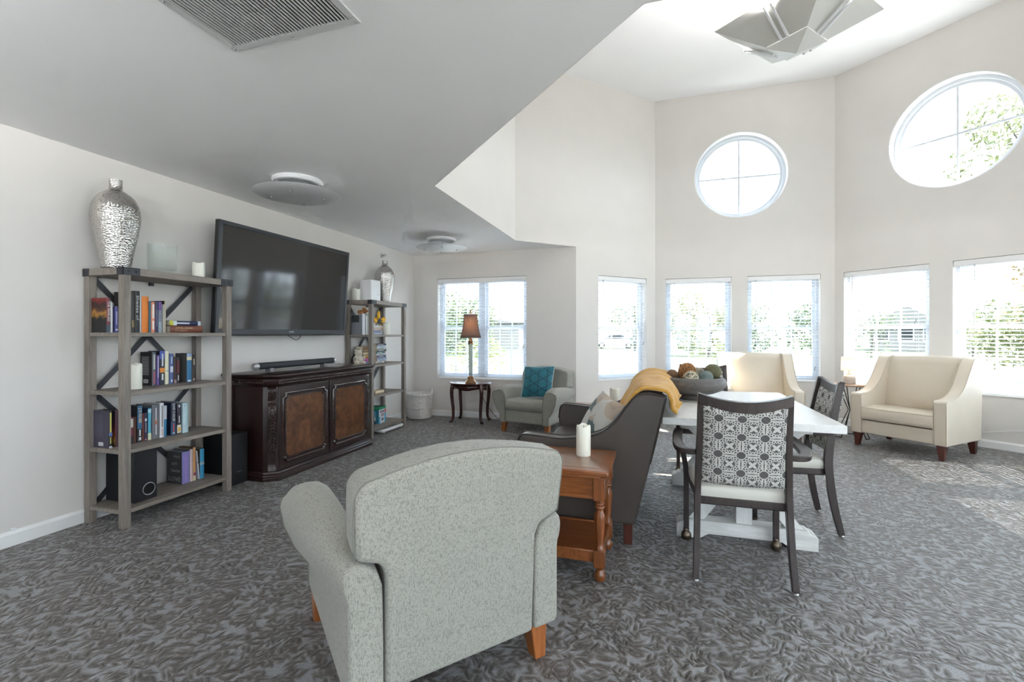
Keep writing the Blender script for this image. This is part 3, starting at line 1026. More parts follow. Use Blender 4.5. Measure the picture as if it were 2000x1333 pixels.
def make_throw():
    root = thing('throw_blanket', 'mustard yellow knitted throw draped over the taupe sofa back', 'blanket', (-0.1, 3.5, 0))
    path = [Vector(p) for p in smooth_path([(-0.335,0.465,0),(-0.27,0.60,0),(-0.225,0.72,0),(-0.165,0.865,0),(-0.105,0.925,0),(-0.03,0.932,0),(0.050,0.915,0),(0.082,0.855,0),(0.084,0.805,0),(0.110,0.778,0)], 5)]
    n = len(path)
    mm, nt, b = nt_new('mustard_knit')
    v = coord(nt)
    wv = nt.nodes.new('ShaderNodeTexWave'); wv.wave_type = 'BANDS'; wv.bands_direction = 'Y'; wv.inputs['Scale'].default_value = 38; wv.inputs['Distortion'].default_value = 2.5; wv.inputs['Detail'].default_value = 2
    lk(nt, v, wv.inputs['Vector'])
    lk(nt, mix_c(nt, noise(nt, v, 8, 3), (0.52, 0.255, 0.035), (0.70, 0.40, 0.085)), b.inputs['Base Color'])
    b.inputs['Roughness'].default_value = 0.9; b.inputs['Sheen Weight'].default_value = 0.4
    bump(nt, b, wv.outputs['Fac'], 0.5, 0.004)
    rnd = random.Random(3)
    ph = [rnd.uniform(0, 6) for _ in range(6)]
    def fn(u, w):
        k = w*(n-1); i = min(int(k), n-2); p = path[i].lerp(path[i+1], k-i)
        t = (path[min(i+2, n-1)]-path[max(i-1, 0)]).normalized(); nm = Vector((-t.y, t.x, 0))
        y = 2.905 + (4.12-2.905)*u
        edge = min(1.0, 0.10+u*9)
        # folds run across the back and fan out at the hanging ends
        amp = 0.010+0.020*abs(w-0.5)**1.1*2
        f = amp*(sin(u*26+ph[0]+1.6*w)+0.6*sin(u*47+ph[1]-2.2*w)) + 0.004*sin(w*30+u*5)
        endz = 0.02*abs(sin(u*9+ph[2]))*(max(0, w-0.75)*4)
        if u < 0.10: y -= 0.0
        tt = p + nm*((0.016+max(f, -0.010))*edge-0.018*(1-edge))
        zz = tt.y + endz
        return (tt.x+0.1, y-3.5+0.012*sin(w*11+ph[3])*(1 if 0.02 < u < 0.98 else 0.4), zz)
    m = MB(); m.grid(90, 46, fn)
    m.build('knit_cloth', mm, root, solid=0.008, angle=80)
    # a bunched hem along the near edge
    for j, (dy, r) in enumerate(((0.0, 0.012), (0.03, 0.010))):
        pts = []
        for q in range(24):
            w = 0.06+0.92*q/23
            p = Vector(fn((dy+0.006)/1.165, w)); pts.append(p+Vector((0,0,0.006)))
        m = MB(); m.tube(pts, r, 8); m.build('hem', mm, root, angle=80)
    return root
make_throw()

# ------------------------------------------------------------------ cherry end tables
def make_end_table(label, loc):
    root = thing('end_table', label, 'table', loc, 0, 'cherry end tables beside the sofa')
    W, D, H = 0.56, 0.465, 0.565
    m = MB()
    pr = [(-W/2,-D/2),(W/2,-D/2),(W/2,D/2),(-W/2,D/2)]
    def notch(w, d, c):   # outline with stepped corners
        return [(-w/2+c,-d/2),(w/2-c,-d/2),(w/2-c,-d/2+c*0.35),(w/2-c*0.35,-d/2+c),(w/2,-d/2+c),(w/2,d/2-c),(w/2-c*0.35,d/2-c),(w/2-c,d/2-c*0.35),(w/2-c,d/2),(-w/2+c,d/2),(-w/2+c,d/2-c*0.35),(-w/2+c*0.35,d/2-c),(-w/2,d/2-c),(-w/2,-d/2+c),(-w/2+c*0.35,-d/2+c),(-w/2+c,-d/2+c*0.35)]
    m.prism(pr, 'z', H-0.026, H); t = m.build('top', M_cherry, root, bevel=0.008, seg=3)
    m = MB(); m.prism([(x*0.965,y*0.965) for x,y in notch(W,D,0.035)], 'z', H-0.040, H-0.025); m.build('top_moulding', M_cherry, t, bevel=0.004)
    m = MB(); e = 0.055; m.prism([(-W/2+e,-D/2+e),(W/2-e,-D/2+e),(W/2-e,D/2-e),(-W/2+e,D/2-e)], 'z', H-0.003, H+0.0015); m.build('top_inset', wood('cherry_inset', (0.17,0.072,0.034),(0.25,0.12,0.065),'X',7,0.3,coat=0.5), t, bevel=0.001)
    lx, ly = W/2-0.05, D/2-0.045
    m = MB()
    m.box((-lx,-ly-0.012,H-0.145),(lx,-ly+0.008,H-0.04)); m.box((-lx,ly-0.008,H-0.145),(lx,ly+0.012,H-0.04))
    m.box((-lx-0.012,-ly,H-0.145),(-lx+0.008,ly,H-0.04)); m.box((lx-0.008,-ly,H-0.145),(lx+0.012,ly,H-0.04))
    ap = m.build('apron', M_cherry, root, bevel=0.002)
    m = MB(); m.box((-lx,-ly-0.017,H-0.150),(lx,-ly-0.008,H-0.135)); m.box((lx+0.008,-ly,H-0.150),(lx+0.017,ly,H-0.135)); m.build('bead', M_cherry, ap, bevel=0.003)
    m = MB(); m.box((-lx,-ly,0.130),(lx,ly,0.148)); m.build('shelf', M_cherry, root, bevel=0.002)
    m = MB(); m.box((-lx,-ly-0.014,0.095),(lx,-ly+0.004,0.155)); m.box((-lx,ly-0.004,0.095),(lx,ly+0.014,0.155)); m.box((-lx-0.014,-ly,0.095),(-lx+0.004,ly,0.155)); m.box((lx-0.004,-ly,0.095),(lx+0.014,ly,0.155))
    m.build('shelf_rail', M_cherry_y, root, bevel=0.004)
    def fl(th, z):
        return 1.0-0.10*(0.5+0.5*cos(8*th)) if 0.175 < z < 0.375 else 1.0
    for sx in (-1, 1):
        for sy in (-1, 1):
            m = MB(); c = (sx*lx, sy*ly)
            m.cbox((*c, H-0.095),(0.058,0.058,0.115))
            m.cbox((*c, 0.118),(0.056,0.056,0.085))
            m.lathe([(0.018,0.400),(0.026,0.398),(0.026,0.388),(0.020,0.384),(0.026,0.378),(0.026,0.370),(0.019,0.365),(0.021,0.352),(0.029,0.335),(0.030,0.315),(0.026,0.26),(0.022,0.215),(0.019,0.188),(0.024,0.176),(0.026,0.168),(0.026,0.155)], (*c,0), 32, flute=fl)
            m.lathe([(0.018,0.415),(0.024,0.412),(0.024,0.398)], (*c,0), 20)
            m.lathe([(0.014,0.0),(0.024,0.006),(0.029,0.022),(0.028,0.040),(0.020,0.055),(0.016,0.062),(0.024,0.072),(0.026,0.078)], (*c,0), 24)
            m.build('leg', M_cherry_z, root, bevel=0.0025, angle=35)
    return root
make_end_table('cherry wood end table with turned legs between foreground armchair and sofa', (-0.515, 2.595, 0))
make_end_table('cherry wood end table mostly hidden beyond the far arm of the sofa', (-0.535, 4.50, 0))

# ------------------------------------------------------------------ pillar candles
def candle(label, loc, r, h, group='ivory pillar candles'):
    root = thing('pillar_candle', label, 'candle', loc, 0, group)
    m = MB()
    n = 28
    prof = [(r*0.96,0.0),(r,0.004),(r,h*0.5),(r,h-0.012)]
    m.lathe(prof + [(r*0.97,h-0.004),(r*0.90,h-0.002),(r*0.80,h-0.010),(r*0.45,h-0.016),(0.0001,h-0.017)], (0,0,0), n)
    # uneven melted rim
    m.v = [(x, y, z+(0.006*sin(3*atan2(y, x)+loc[0]*9) if z > h-0.006 else 0)) for x, y, z in m.v]
    m.build('wax_body', M_wax, root, angle=60)
    m = MB(); m.cyl((0,0,h-0.018),(0.001,0.001,h-0.004),0.0015,6); m.build('wick', M_wick, root)
    return root
candle('ivory pillar candle on the near cherry end table', (-0.405, 2.655, 0.5668), 0.040, 0.172)
candle('ivory pillar candle on the far end table, seen past the sofa', (-0.405, 4.62, 0.5668), 0.045, 0.165)
candle('ivory pillar candle on top of the near bookcase, beside the television', (-3.42, 2.775, 1.681), 0.043, 0.125)
candle('pale pillar candle on the second shelf of the near bookcase, behind its post', (-3.40, 2.30, 0.8765), 0.036, 0.172)
candle('ivory pillar candle on top of the far bookcase beside the white box', (-3.53, 4.93, 1.661), 0.050, 0.145)
candle('ivory pillar candle beside the yellow flower on the far bookcase', (-3.36, 5.33, 1.243), 0.046, 0.150)

# ------------------------------------------------------------------ cream leather chairs
def make_cream(label, loc, rz, W, name='armchair', back_crown=0.0):
    root = thing(name, label, 'armchair', loc, rz, 'cream leather armchairs')
    aw = 0.105
    top = smooth_path([(0.39,0.56,0),(0.375,0.588,0),(0.27,0.592,0),(0.14,0.628,0),(0.02,0.715,0),(-0.09,0.860,0),(-0.165,0.965,0),(-0.21,0.993,0),(-0.26,1.000,0),(-0.385,0.992,0)], 4)
    prof = [(0.385,0.145)] + [(p[0],p[1]) for p in top] + [(-0.34,0.145)]
    for s in (-1, 1):
        x0, x1 = sorted((s*W/2, s*(W/2-aw)))
        m = MB(); m.prism(prof, 'x', x0, x1)
        a = m.build('arm', M_cream, root, bevel=0.010, seg=3, angle=50)
        m = MB()
        for x in (x0, x1): m.tube([(x, y, z) for y, z in prof[1:-1]], 0.0032, 6)
        m.build('piping', M_cream_pipe, a)
        m = MB(); m.tube([(x0,0.386,0.147),(x0,0.39,0.55)], 0.0032, 6); m.tube([(x1,0.386,0.147),(x1,0.39,0.55)], 0.0032, 6); m.build('piping', M_cream_pipe, a)
    xi = W/2-aw+0.004
    m = MB(); N = 12
    def bk(u, v):
        x = -xi+2*xi*u
        prof2 = [(-0.335,0.15),(-0.385,0.985),(-0.30,1.004),(-0.225,0.985),(-0.16,0.80),(-0.12,0.60),(-0.10,0.42),(-0.12,0.28)]
        k = v*len(prof2); i = int(k) % len(prof2); j = (i+1) % len(prof2); f = k-int(k)
        y = prof2[i][0]*(1-f)+prof2[j][0]*f; z = prof2[i][1]*(1-f)+prof2[j][1]*f
        bul = (1-(2*u-1)**2)
        if i in (2,3,4,5): y += 0.030*bul
        if z > 0.9: z += 0.012*bul
        return (x, y, z)
    m.grid(N, 24, bk, close_v=True)
    ends = [tuple(range(24)), tuple((N-1)*24+k for k in range(24))]
    m.f += [ends[0], ends[1]]
    m.build('backrest', M_cream, root, angle=60)
    m = MB(); m.box((-xi,-0.30,0.148),(xi,0.372,0.292)); m.build('seat_base', M_cream, root, bevel=0.008)
    m = MB()
    pr = [(-0.14,0.30),(-0.14,0.425),(0.15,0.448),(0.34,0.440),(0.378,0.430),(0.392,0.410),(0.392,0.325),(0.378,0.306)]
    m.prism(pr, 'x', -xi+0.004, xi-0.004); c = m.build('seat_cushion', M_cream, root, bevel=0.012, seg=3)
    m = MB(); m.tube([(-xi+0.006,0.10,0.438),(-xi+0.006,0.385,0.430),(xi-0.006,0.385,0.430),(xi-0.006,0.10,0.438)], 0.0035, 6); m.tube([(-xi+0.006,0.388,0.310),(xi-0.006,0.388,0.310)], 0.0035, 6); m.build('piping', M_cream_pipe, c)
    for sx in (-1, 1):
        for sy, y in ((1, 0.335), (-1, -0.285)):
            tapered_leg(sx*(W/2-0.055), y, 0, 0.15, 0.072, 0.040, sx*0.006, 0.012*sy).build('leg', M_redwood, root, bevel=0.003)
    return root
make_cream('wide cream leather armchair with swooping sides in front of the right-hand windows', (2.665, 6.215, 0), radians(133), 0.86)
make_cream('cream leather armchair behind the dining table, below the round window', (1.18, 6.58, 0), radians(180), 0.86)

# ================================================================== dining set
def make_trellis():
    """Grey and off-white rosette print, laid out in the chair's own x and z."""
    m, nt, b = nt_new('rosette_fabric')
    t = nt.nodes.new('ShaderNodeTexCoord')
    sx = nt.nodes.new('ShaderNodeSeparateXYZ'); lk(nt, t.outputs['Object'], sx.inputs[0])
    px, pz = 0.104, 0.092
    fx = math_n(nt, 'SUBTRACT', math_n(nt, 'FRACT', math_n(nt, 'DIVIDE', math_n(nt, 'ADD', sx.outputs[0], 10.0), px)), 0.5)
    fz = math_n(nt, 'SUBTRACT', math_n(nt, 'FRACT', math_n(nt, 'DIVIDE', math_n(nt, 'ADD', sx.outputs[2], 10.02), pz)), 0.5)
    d = math_n(nt, 'SQRT', math_n(nt, 'ADD', math_n(nt, 'MULTIPLY', fx, fx), math_n(nt, 'MULTIPLY', fz, fz)))
    a = math_n(nt, 'ARCTAN2', fz, fx)
    c8 = math_n(nt, 'COSINE', math_n(nt, 'MULTIPLY', a, 8.0))
    c4 = math_n(nt, 'COSINE', math_n(nt, 'MULTIPLY', a, 4.0))
    def band(r, w): return math_n(nt, 'LESS_THAN', math_n(nt, 'ABSOLUTE', math_n(nt, 'SUBTRACT', d, r)), w)
    l1 = band(math_n(nt, 'MULTIPLY_ADD', c8, 0.075, 0.345), 0.032)
    l2 = band(math_n(nt, 'MULTIPLY_ADD', c8, -0.075, 0.345), 0.032)
    l3 = band(math_n(nt, 'MULTIPLY_ADD', c4, -0.05, 0.485), 0.036)
    l4 = band(math_n(nt, 'MULTIPLY_ADD', c8, 0.03, 0.225), 0.022)
    core = math_n(nt, 'LESS_THAN', d, math_n(nt, 'MULTIPLY_ADD', c4, -0.07, 0.165))
    light = l1
    for q in (l2, l3, core): light = math_n(nt, 'MAXIMUM', light, q)
    # plain grey octagons at the cell corners
    ax = math_n(nt, 'SUBTRACT', 0.5, math_n(nt, 'ABSOLUTE', fx)); az = math_n(nt, 'SUBTRACT', 0.5, math_n(nt, 'ABSOLUTE', fz))
    octd = math_n(nt, 'MAXIMUM', math_n(nt, 'MAXIMUM', ax, az), math_n(nt, 'MULTIPLY', math_n(nt, 'ADD', ax, az), 0.72))
    inside = math_n(nt, 'LESS_THAN', octd, 0.195)
    rim = math_n(nt, 'MULTIPLY', math_n(nt, 'LESS_THAN', octd, 0.240), math_n(nt, 'SUBTRACT', 1.0, inside))
    light = math_n(nt, 'MAXIMUM', math_n(nt, 'MULTIPLY', light, math_n(nt, 'SUBTRACT', 1.0, inside)), rim)
    weave = noise(nt, coord(nt, (1, 1, 6)), 220, 1)
    cd = mix_c(nt, weave, (0.075, 0.073, 0.070), (0.125, 0.122, 0.118))
    cl = mix_c(nt, weave, (0.46, 0.45, 0.42), (0.56, 0.55, 0.52))
    lk(nt, mix_c(nt, light, cd, cl), b.inputs['Base Color'])
    b.inputs['Roughness'].default_value = 0.85; b.inputs['Specular IOR Level'].default_value = 0.2
    return m
M_trellis = make_trellis()
M_seat = plain('ivory_vinyl', (0.66, 0.64, 0.58), 0.4, var=0.02, vscale=4)

def make_dining_chair():
    root = thing('dining_chair', '', 'chair')
    def curve_y(x): return -0.030*(1-(x/0.225)**2)          # the back bows rearwards
    def rake(z):
        pts = [(0.0,-0.245),(0.20,-0.205),(0.40,-0.180),(0.50,-0.180),(0.62,-0.192),(0.80,-0.225),(0.96,-0.262)]
        for (a, ya), (c, yc) in zip(pts, pts[1:]):
            if a <= z <= c: return ya+(yc-ya)*(z-a)/(c-a)
        return pts[-1][1]
    for s in (-1, 1):
        path = smooth_path([(s*0.224,-0.245,0.010),(s*0.216,-0.205,0.20),(s*0.211,-0.180,0.40),(s*0.208,-0.182,0.52),(s*0.203,-0.205,0.70),(s*0.199,-0.250,0.945)], 4)
        n = len(path)
        m = MB(); m.loft(sweep_rect(path, 0.030, [0.034+0.014*sin(pi*i/(n-1)) for i in range(n)]))
        lg = m.build('back_leg', M_espresso, root, bevel=0.003)
        m = MB(); m.lathe([(0.013,0.0),(0.014,0.003),(0.012,0.006),(0.008,0.010),(0.008,0.013)], (s*0.224,-0.246,0), 14); m.build('glide', M_steel, lg)
    # curved crest rail
    rings = []
    for i in range(13):
        x = -0.212+0.424*i/12
        y = -0.243+curve_y(x); dz = -0.040*(1-(x/0.212)**2)
        rings.append([(x,y-0.017,0.900+dz),(x,y+0.013,0.906+dz),(x,y+0.007,0.957+dz*0.9),(x,y-0.024,0.953+dz*0.9)])
    m = MB(); m.loft(rings); m.build('crest_rail', M_espresso, root, bevel=0.004)
    # upholstered back
    for name, off, lo in (('back_panel', -0.013, 1), ):
        m = MB(); NU, NV = 17, 19
        def outer(u, v, sgn):
            x = -0.203+0.406*u
            z = 0.487+(0.425-0.036*(1-(x/0.2)**2))*v
            wid = 0.955-0.02*v
            e = min(u, 1-u)*2; e2 = min(v, 1-v)*2
            th = 0.024*min(1, (e*6)**0.5 if e*6 < 1 else 1)*min(1, (e2*9)**0.5 if e2*9 < 1 else 1)+0.002
            return (x*wid, rake(z)+curve_y(x)-0.004+sgn*th, z)
        m.grid(NU, NV, lambda u, v: outer(u, v, 1)); m.grid(NU, NV, lambda u, v: outer(u, v, -1))
        m.build(name, M_trellis, root, angle=70)
    # seat
    def outline(k):
        p = [(-0.205*k,-0.165),(0.205*k,-0.165),(0.232*k,0.10),(0.234*k,0.20)]
        return p + [(0.215*k,0.243),(0.12*k,0.262),(0,0.266),(-0.12*k,0.262),(-0.215*k,0.243),(-0.234*k,0.20),(-0.232*k,0.10)]
    m = MB()
    o0 = outline(1.0)
    def sc(k, dy, z): return [(x*k, (y-0.05)*k+0.05, z) for x, y in o0]
    m.loft([sc(0.97,0,0.405),sc(1.0,0,0.425),sc(1.0,0,0.448),sc(0.96,0,0.468),sc(0.82,0,0.481),sc(0.5,0,0.486)])
    m.build('seat', M_seat, root, angle=60)
    m = MB(); m.loft([sc(0.955,0,0.362),sc(0.985,0,0.366),sc(0.985,0,0.404),sc(0.955,0,0.406)]); m.build('seat_frame', M_espresso, root, bevel=0.003)
    for s in (-1, 1):
        # arm: out of the stile, forward and up to the leg
        ap = smooth_path([(s*0.218,-0.188,0.640),(s*0.275,-0.170,0.640),(s*0.302,-0.10,0.646),(s*0.300,0.06,0.662),(s*0.288,0.205,0.668)], 5)
        rings = []
        for i, p in enumerate(ap):
            t = (ap[min(i+1,len(ap)-1)]-ap[max(i-1,0)]).normalized(); side = t.cross(Vector((0,0,1))).normalized()
            w = 0.026+0.028*min(1, i/6)
            rings.append([p+side*w/2+Vector((0,0,0.014)), p-side*w/2+Vector((0,0,0.014)), p-side*w/2*0.9-Vector((0,0,0.014)), p+side*w/2*0.9-Vector((0,0,0.014))])
        m = MB(); m.loft(rings); m.build('arm', M_espresso, root, bevel=0.005, seg=2)
        fp = smooth_path([(s*0.288,0.195,0.660),(s*0.280,0.212,0.60),(s*0.258,0.232,0.51),(s*0.245,0.240,0.42),(s*0.243,0.243,0.24),(s*0.243,0.243,0.062)], 4)
        m = MB(); m.loft(sweep_rect(fp, 0.030, 0.032)); fl = m.build('front_leg', M_espresso, root, bevel=0.003)
        m = MB(); m.lathe([(0.010,0.0),(0.024,0.008),(0.030,0.026),(0.028,0.042),(0.018,0.054),(0.015,0.060),(0.019,0.066),(0.017,0.072)], (s*0.243,0.243,0), 20); m.build('ball_caster', M_bronze, fl)
    return root
dc = make_dining_chair()
dc['label'] = 'patterned dining chair nearest the camera, back view, at the table end'; dc['group'] = 'dining chairs at the white table'
dc.location = (0.403, 2.805, 0)
c2 = copy_tree(dc); c2['label'] = 'patterned dining chair on the long right side of the white table'
c2.location = (0.83, 3.60, 0); c2.rotation_euler = (0, 0, radians(90))
c3 = copy_tree(dc); c3['label'] = 'patterned dining chair at the far table end, half hidden behind the bowl'
c3.location = (0.41, 4.70, 0); c3.rotation_euler = (0, 0, radians(180))

def make_table():
    x0, x1, y0, y1 = 0.02, 0.958, 2.92, 4.40
    cx, cy = (x0+x1)/2, (y0+y1)/2
    root = thing('dining_table', 'white-washed wooden trestle dining table with a bowl on top', 'table', (cx, cy, 0))
    w, d = (x1-x0)/2, (y1-y0)/2
    m = MB(); m.box((-w,-d,0.716),(w,d,0.76)); m.build('tabletop', M_whitewash_y, root, bevel=0.003)
    for s in (-1, 1):
        yc = s*0.515
        m = MB()
        m.prism([(-0.384,0.0),(-0.25,0.0),(-0.20,0.032),(0.20,0.032),(0.25,0.0),(0.384,0.0),(0.384,0.078),(0.362,0.095),(0.350,0.095),(0.335,0.110),(-0.335,0.110),(-0.350,0.095),(-0.362,0.095),(-0.384,0.078)], 'y', yc-0.055, yc+0.055)
        tr = m.build('foot', M_whitewash, root, bevel=0.004)
        m = MB(); m.box((-0.045,yc-0.035,0.108),(0.045,yc+0.035,0.680)); m.build('post', M_whitewash_z, root, bevel=0.003)
        m = MB(); m.box((-0.36,yc-0.04,0.670),(0.36,yc+0.04,0.717)); m.build('crossbeam', M_whitewash, root, bevel=0.003)
        for q in (-1, 1):
            m = MB(); m.prism([(q*0.315,0.109),(q*0.225,0.109),(q*0.045,0.345),(q*0.045,0.455)], 'y', yc-0.026, yc+0.026); m.build('brace', M_whitewash_z, root, bevel=0.002)
            m = MB(); m.prism([(q*0.325,0.671),(q*0.225,0.671),(q*0.045,0.500),(q*0.045,0.400)], 'y', yc-0.027, yc+0.027); m.build('brace', M_whitewash_z, root, bevel=0.002)
    return root
make_table()

# ------------------------------------------------------------------ bowl with decorative balls
BC = Vector((0.250, 3.80, 0.7605)); RH = Vector((0.955, 0.297, 0)); FD = Vector((-0.297, 0.955, 0))
def make_bowl():
    root = thing('decorative_bowl', 'large grey-brown footed bowl full of decorative balls on the dining table', 'bowl', BC)
    mm, nt, b = nt_new('bowl_stoneware')
    v = coord(nt, (1, 1, 3))
    lk(nt, ramp(nt, noise(nt, v, 7, 5, 0.65, 1.0), [(0.3, (0.075, 0.068, 0.062)), (0.55, (0.135, 0.125, 0.118)), (0.75, (0.115, 0.088, 0.066))]), b.inputs['Base Color'])
    b.inputs['Roughness'].default_value = 0.5
    m = MB(); m.lathe([(0.0001,0.0),(0.098,0.0),(0.104,0.006),(0.104,0.022),(0.094,0.034),(0.090,0.040)], (0,0,0), 48); m.build('foot', mm, root, angle=50)
    m = MB(); m.lathe([(0.088,0.038),(0.140,0.048),(0.195,0.072),(0.228,0.105),(0.232,0.128),(0.222,0.152),(0.206,0.166),(0.196,0.168),(0.192,0.162),(0.214,0.130),(0.212,0.112),(0.180,0.082),(0.12,0.060),(0.0001,0.054)], (0,0,0), 64); m.build('bowl_body', mm, root, angle=60)
make_bowl()
def ball_obj(name, label, off, r, mat, bump_=None):
    c = BC + RH*off[0] + FD*off[1] + Vector((0,0,off[2]))
    root = thing(name, label, 'ball', c, 0, 'decorative balls in the bowl')
    return root
def twig_ball(label, off, r, mat, n, tr, seed, core=None):
    root = ball_obj('decorative_ball', label, off, r, mat)
    rnd = random.Random(seed)
    m = MB()
    for k in range(n):
        ax = Vector((rnd.gauss(0,1), rnd.gauss(0,1), rnd.gauss(0,1))).normalized()
        a = ax.orthogonal().normalized(); bb = ax.cross(a)
        rr = r*rnd.uniform(0.90, 1.0); h = rnd.uniform(-0.35, 0.35)*r; q = sqrt(max(1e-6, rr*rr-h*h))
        m.tube([a*q*cos(t)+bb*q*sin(t)+ax*h for t in [2*pi*i/22 for i in range(22)]], tr, 5, close=True)
    m.build('woven_strands', mat, root, angle=80)
    if core:
        m = MB(); m.sphere((0,0,0), r*0.86, 24, 14); m.build('core', core, root)
M_twig = plain('orange_twig', (0.42, 0.20, 0.075), 0.7, var=0.3, vscale=60)
M_pale = plain('pale_reed', (0.52, 0.47, 0.36), 0.7, var=0.25, vscale=60)
twig_ball('loose ball of orange-brown twigs at the back of the bowl', (-0.042, 0.02, 0.207), 0.066, M_twig, 46, 0.0016, 1, plain('twig_core', (0.16, 0.075, 0.03), 0.9))
twig_ball('pale woven reed ball at the front left of the bowl', (-0.062, -0.11, 0.166), 0.055, M_pale, 20, 0.0028, 2, plain('reed_core', (0.09, 0.085, 0.06), 0.9))
twig_ball('small cream reed ball behind the blue-grey ball', (0.066, 0.078, 0.182), 0.052, M_pale, 34, 0.002, 3, plain('cream_core', (0.36, 0.31, 0.21), 0.9))
def solid_ball(label, off, r, c1, c2, ridges):
    root = ball_obj('decorative_ball', label, off, r, None)
    mm, nt, b = nt_new('ball_'+str(len(bpy.data.materials)))
    v = coord(nt)
    if ridges == 'band':
        f = noise(nt, coord(nt, (4, 4, 60)), 1.2, 4)
    elif ridges == 'weave':
        w1 = nt.nodes.new('ShaderNodeTexWave'); w1.inputs['Scale'].default_value = 46; w1.inputs['Distortion'].default_value = 1.5; w1.bands_direction = 'DIAGONAL'; lk(nt, v, w1.inputs['Vector'])
        f = math_n(nt, 'MULTIPLY', w1.outputs['Fac'], noise(nt, v, 160, 2))
    else:
        f = noise(nt, v, 30, 4)
    lk(nt, ramp(nt, f, [(0.2, c1), (0.7, c2)]), b.inputs['Base Color']); b.inputs['Roughness'].default_value = 0.75
    bump(nt, b, f, 0.5, 0.003)
    m = MB(); m.sphere((0,0,0), r, 32, 20, (1,1,0.97)); m.build('ball_body', mm, root)
solid_ball('smooth brown ball at the back left of the bowl', (-0.145, 0.040, 0.178), 0.043, (0.13, 0.07, 0.035), (0.24, 0.14, 0.08), 'n')
solid_ball('blue-grey wooden ball at the front of the bowl', (0.052, -0.10, 0.170), 0.052, (0.09, 0.125, 0.12), (0.20, 0.25, 0.235), 'band')
solid_ball('olive green woven ball at the right of the bowl', (0.142, -0.008, 0.205), 0.061, (0.085, 0.082, 0.035), (0.27, 0.25, 0.14), 'weave')

# ------------------------------------------------------------------ hairpin side table with small lamp
def make_hairpin():
    root = thing('side_table', 'small round wooden side table with black wire legs beside the wide cream chair', 'table', (2.24, 6.70, 0))
    m = MB(); m.lathe([(0.0001,0.622),(0.178,0.622),(0.185,0.628),(0.185,0.640),(0.178,0.645),(0.0001,0.645)], (0,0,0), 40); m.build('tabletop', wood('pinkish_wood', (0.40,0.26,0.19),(0.55,0.39,0.30),'X',5,0.5), root, angle=40)
    M_wire = plain('black_wire', (0.012,0.012,0.013), 0.45, metal=0.4)
    for k in range(3):
        a = radians(200+120*k); d = Vector((cos(a), sin(a), 0)); t = Vector((-d.y, d.x, 0))
        m = MB()
        foot = d*0.17+Vector((0,0,0.005)); mid = d*0.035
        for s in (-1, 1):
            m.tube([d*0.12+t*s*0.075+Vector((0,0,0.622)), d*0.03+t*s*0.012+Vector((0,0,0.33)), foot+t*s*0.05], 0.005, 8)
        m.tube([foot-t*0.05, foot+t*0.05], 0.005, 8)
        m.build('wire_leg', M_wire, root)
make_hairpin()
def make_small_lamp():
    loc = (2.20, 6.655, 0.6452)
    root = thing('table_lamp', 'small table lamp with white drum shade and patterned ceramic base', 'lamp', loc)
    mm, nt, b = nt_new('chevron_ceramic')
    t = nt.nodes.new('ShaderNodeTexCoord'); sx = nt.nodes.new('ShaderNodeSeparateXYZ'); lk(nt, t.outputs['Object'], sx.inputs[0])
    a = math_n(nt, 'ARCTAN2', sx.outputs[1], sx.outputs[0])
    tri = math_n(nt, 'PINGPONG', math_n(nt, 'MULTIPLY', a, 3.2), 1.0)
    f = math_n(nt, 'FRACT', math_n(nt, 'ADD', math_n(nt, 'MULTIPLY', sx.outputs[2], 38.0), math_n(nt, 'MULTIPLY', tri, 1.4)))
    lk(nt, ramp(nt, f, [(0.45, (0.72, 0.66, 0.60)), (0.55, (0.42, 0.33, 0.28))]), b.inputs['Base Color']); b.inputs['Roughness'].default_value = 0.6
    m = MB(); m.lathe([(0.0001,0.0),(0.058,0.0),(0.064,0.006),(0.066,0.06),(0.064,0.085),(0.050,0.105),(0.030,0.114),(0.026,0.118),(0.026,0.140),(0.0001,0.142)], (0,0,0), 36); m.build('ceramic_base', mm, root, angle=50)
    m = MB(); m.cyl((0,0,0.14),(0,0,0.185),0.008,12); m.build('stem', M_steel, root)
    ms, nt, b = nt_new('lit_linen_shade')
    lk(nt, ramp(nt, noise(nt, coord(nt, (60, 60, 60)), 4, 2), [(0.3, (0.74, 0.73, 0.70)), (0.7, (0.84, 0.83, 0.80))]), b.inputs['Base Color']); b.inputs['Roughness'].default_value = 0.9
    tr = nt.nodes.new('ShaderNodeBsdfTranslucent'); tr.inputs[0].default_value = (0.95, 0.88, 0.74, 1); mx = nt.nodes.new('ShaderNodeMixShader'); mx.inputs[0].default_value = 0.45
    lk(nt, b.outputs[0], mx.inputs[1]); lk(nt, tr.outputs[0], mx.inputs[2]); lk(nt, mx.outputs[0], nt.nodes['Material Output'].inputs[0])
    m = MB(); m.lathe([(0.083,0.165),(0.0815,0.165),(0.078,0.328),(0.080,0.328),(0.083,0.165)], (0,0,0), 40); m.build('shade', ms, root, angle=60)
    d = bpy.data.lights.new('bulb', 'POINT'); d.energy = 0.8; d.color = (1.0, 0.80, 0.52); d.shadow_soft_size = 0.022
    o = bpy.data.objects.new('bulb', d); o.location = (0,0,0.24); link(o, root)
make_small_lamp()

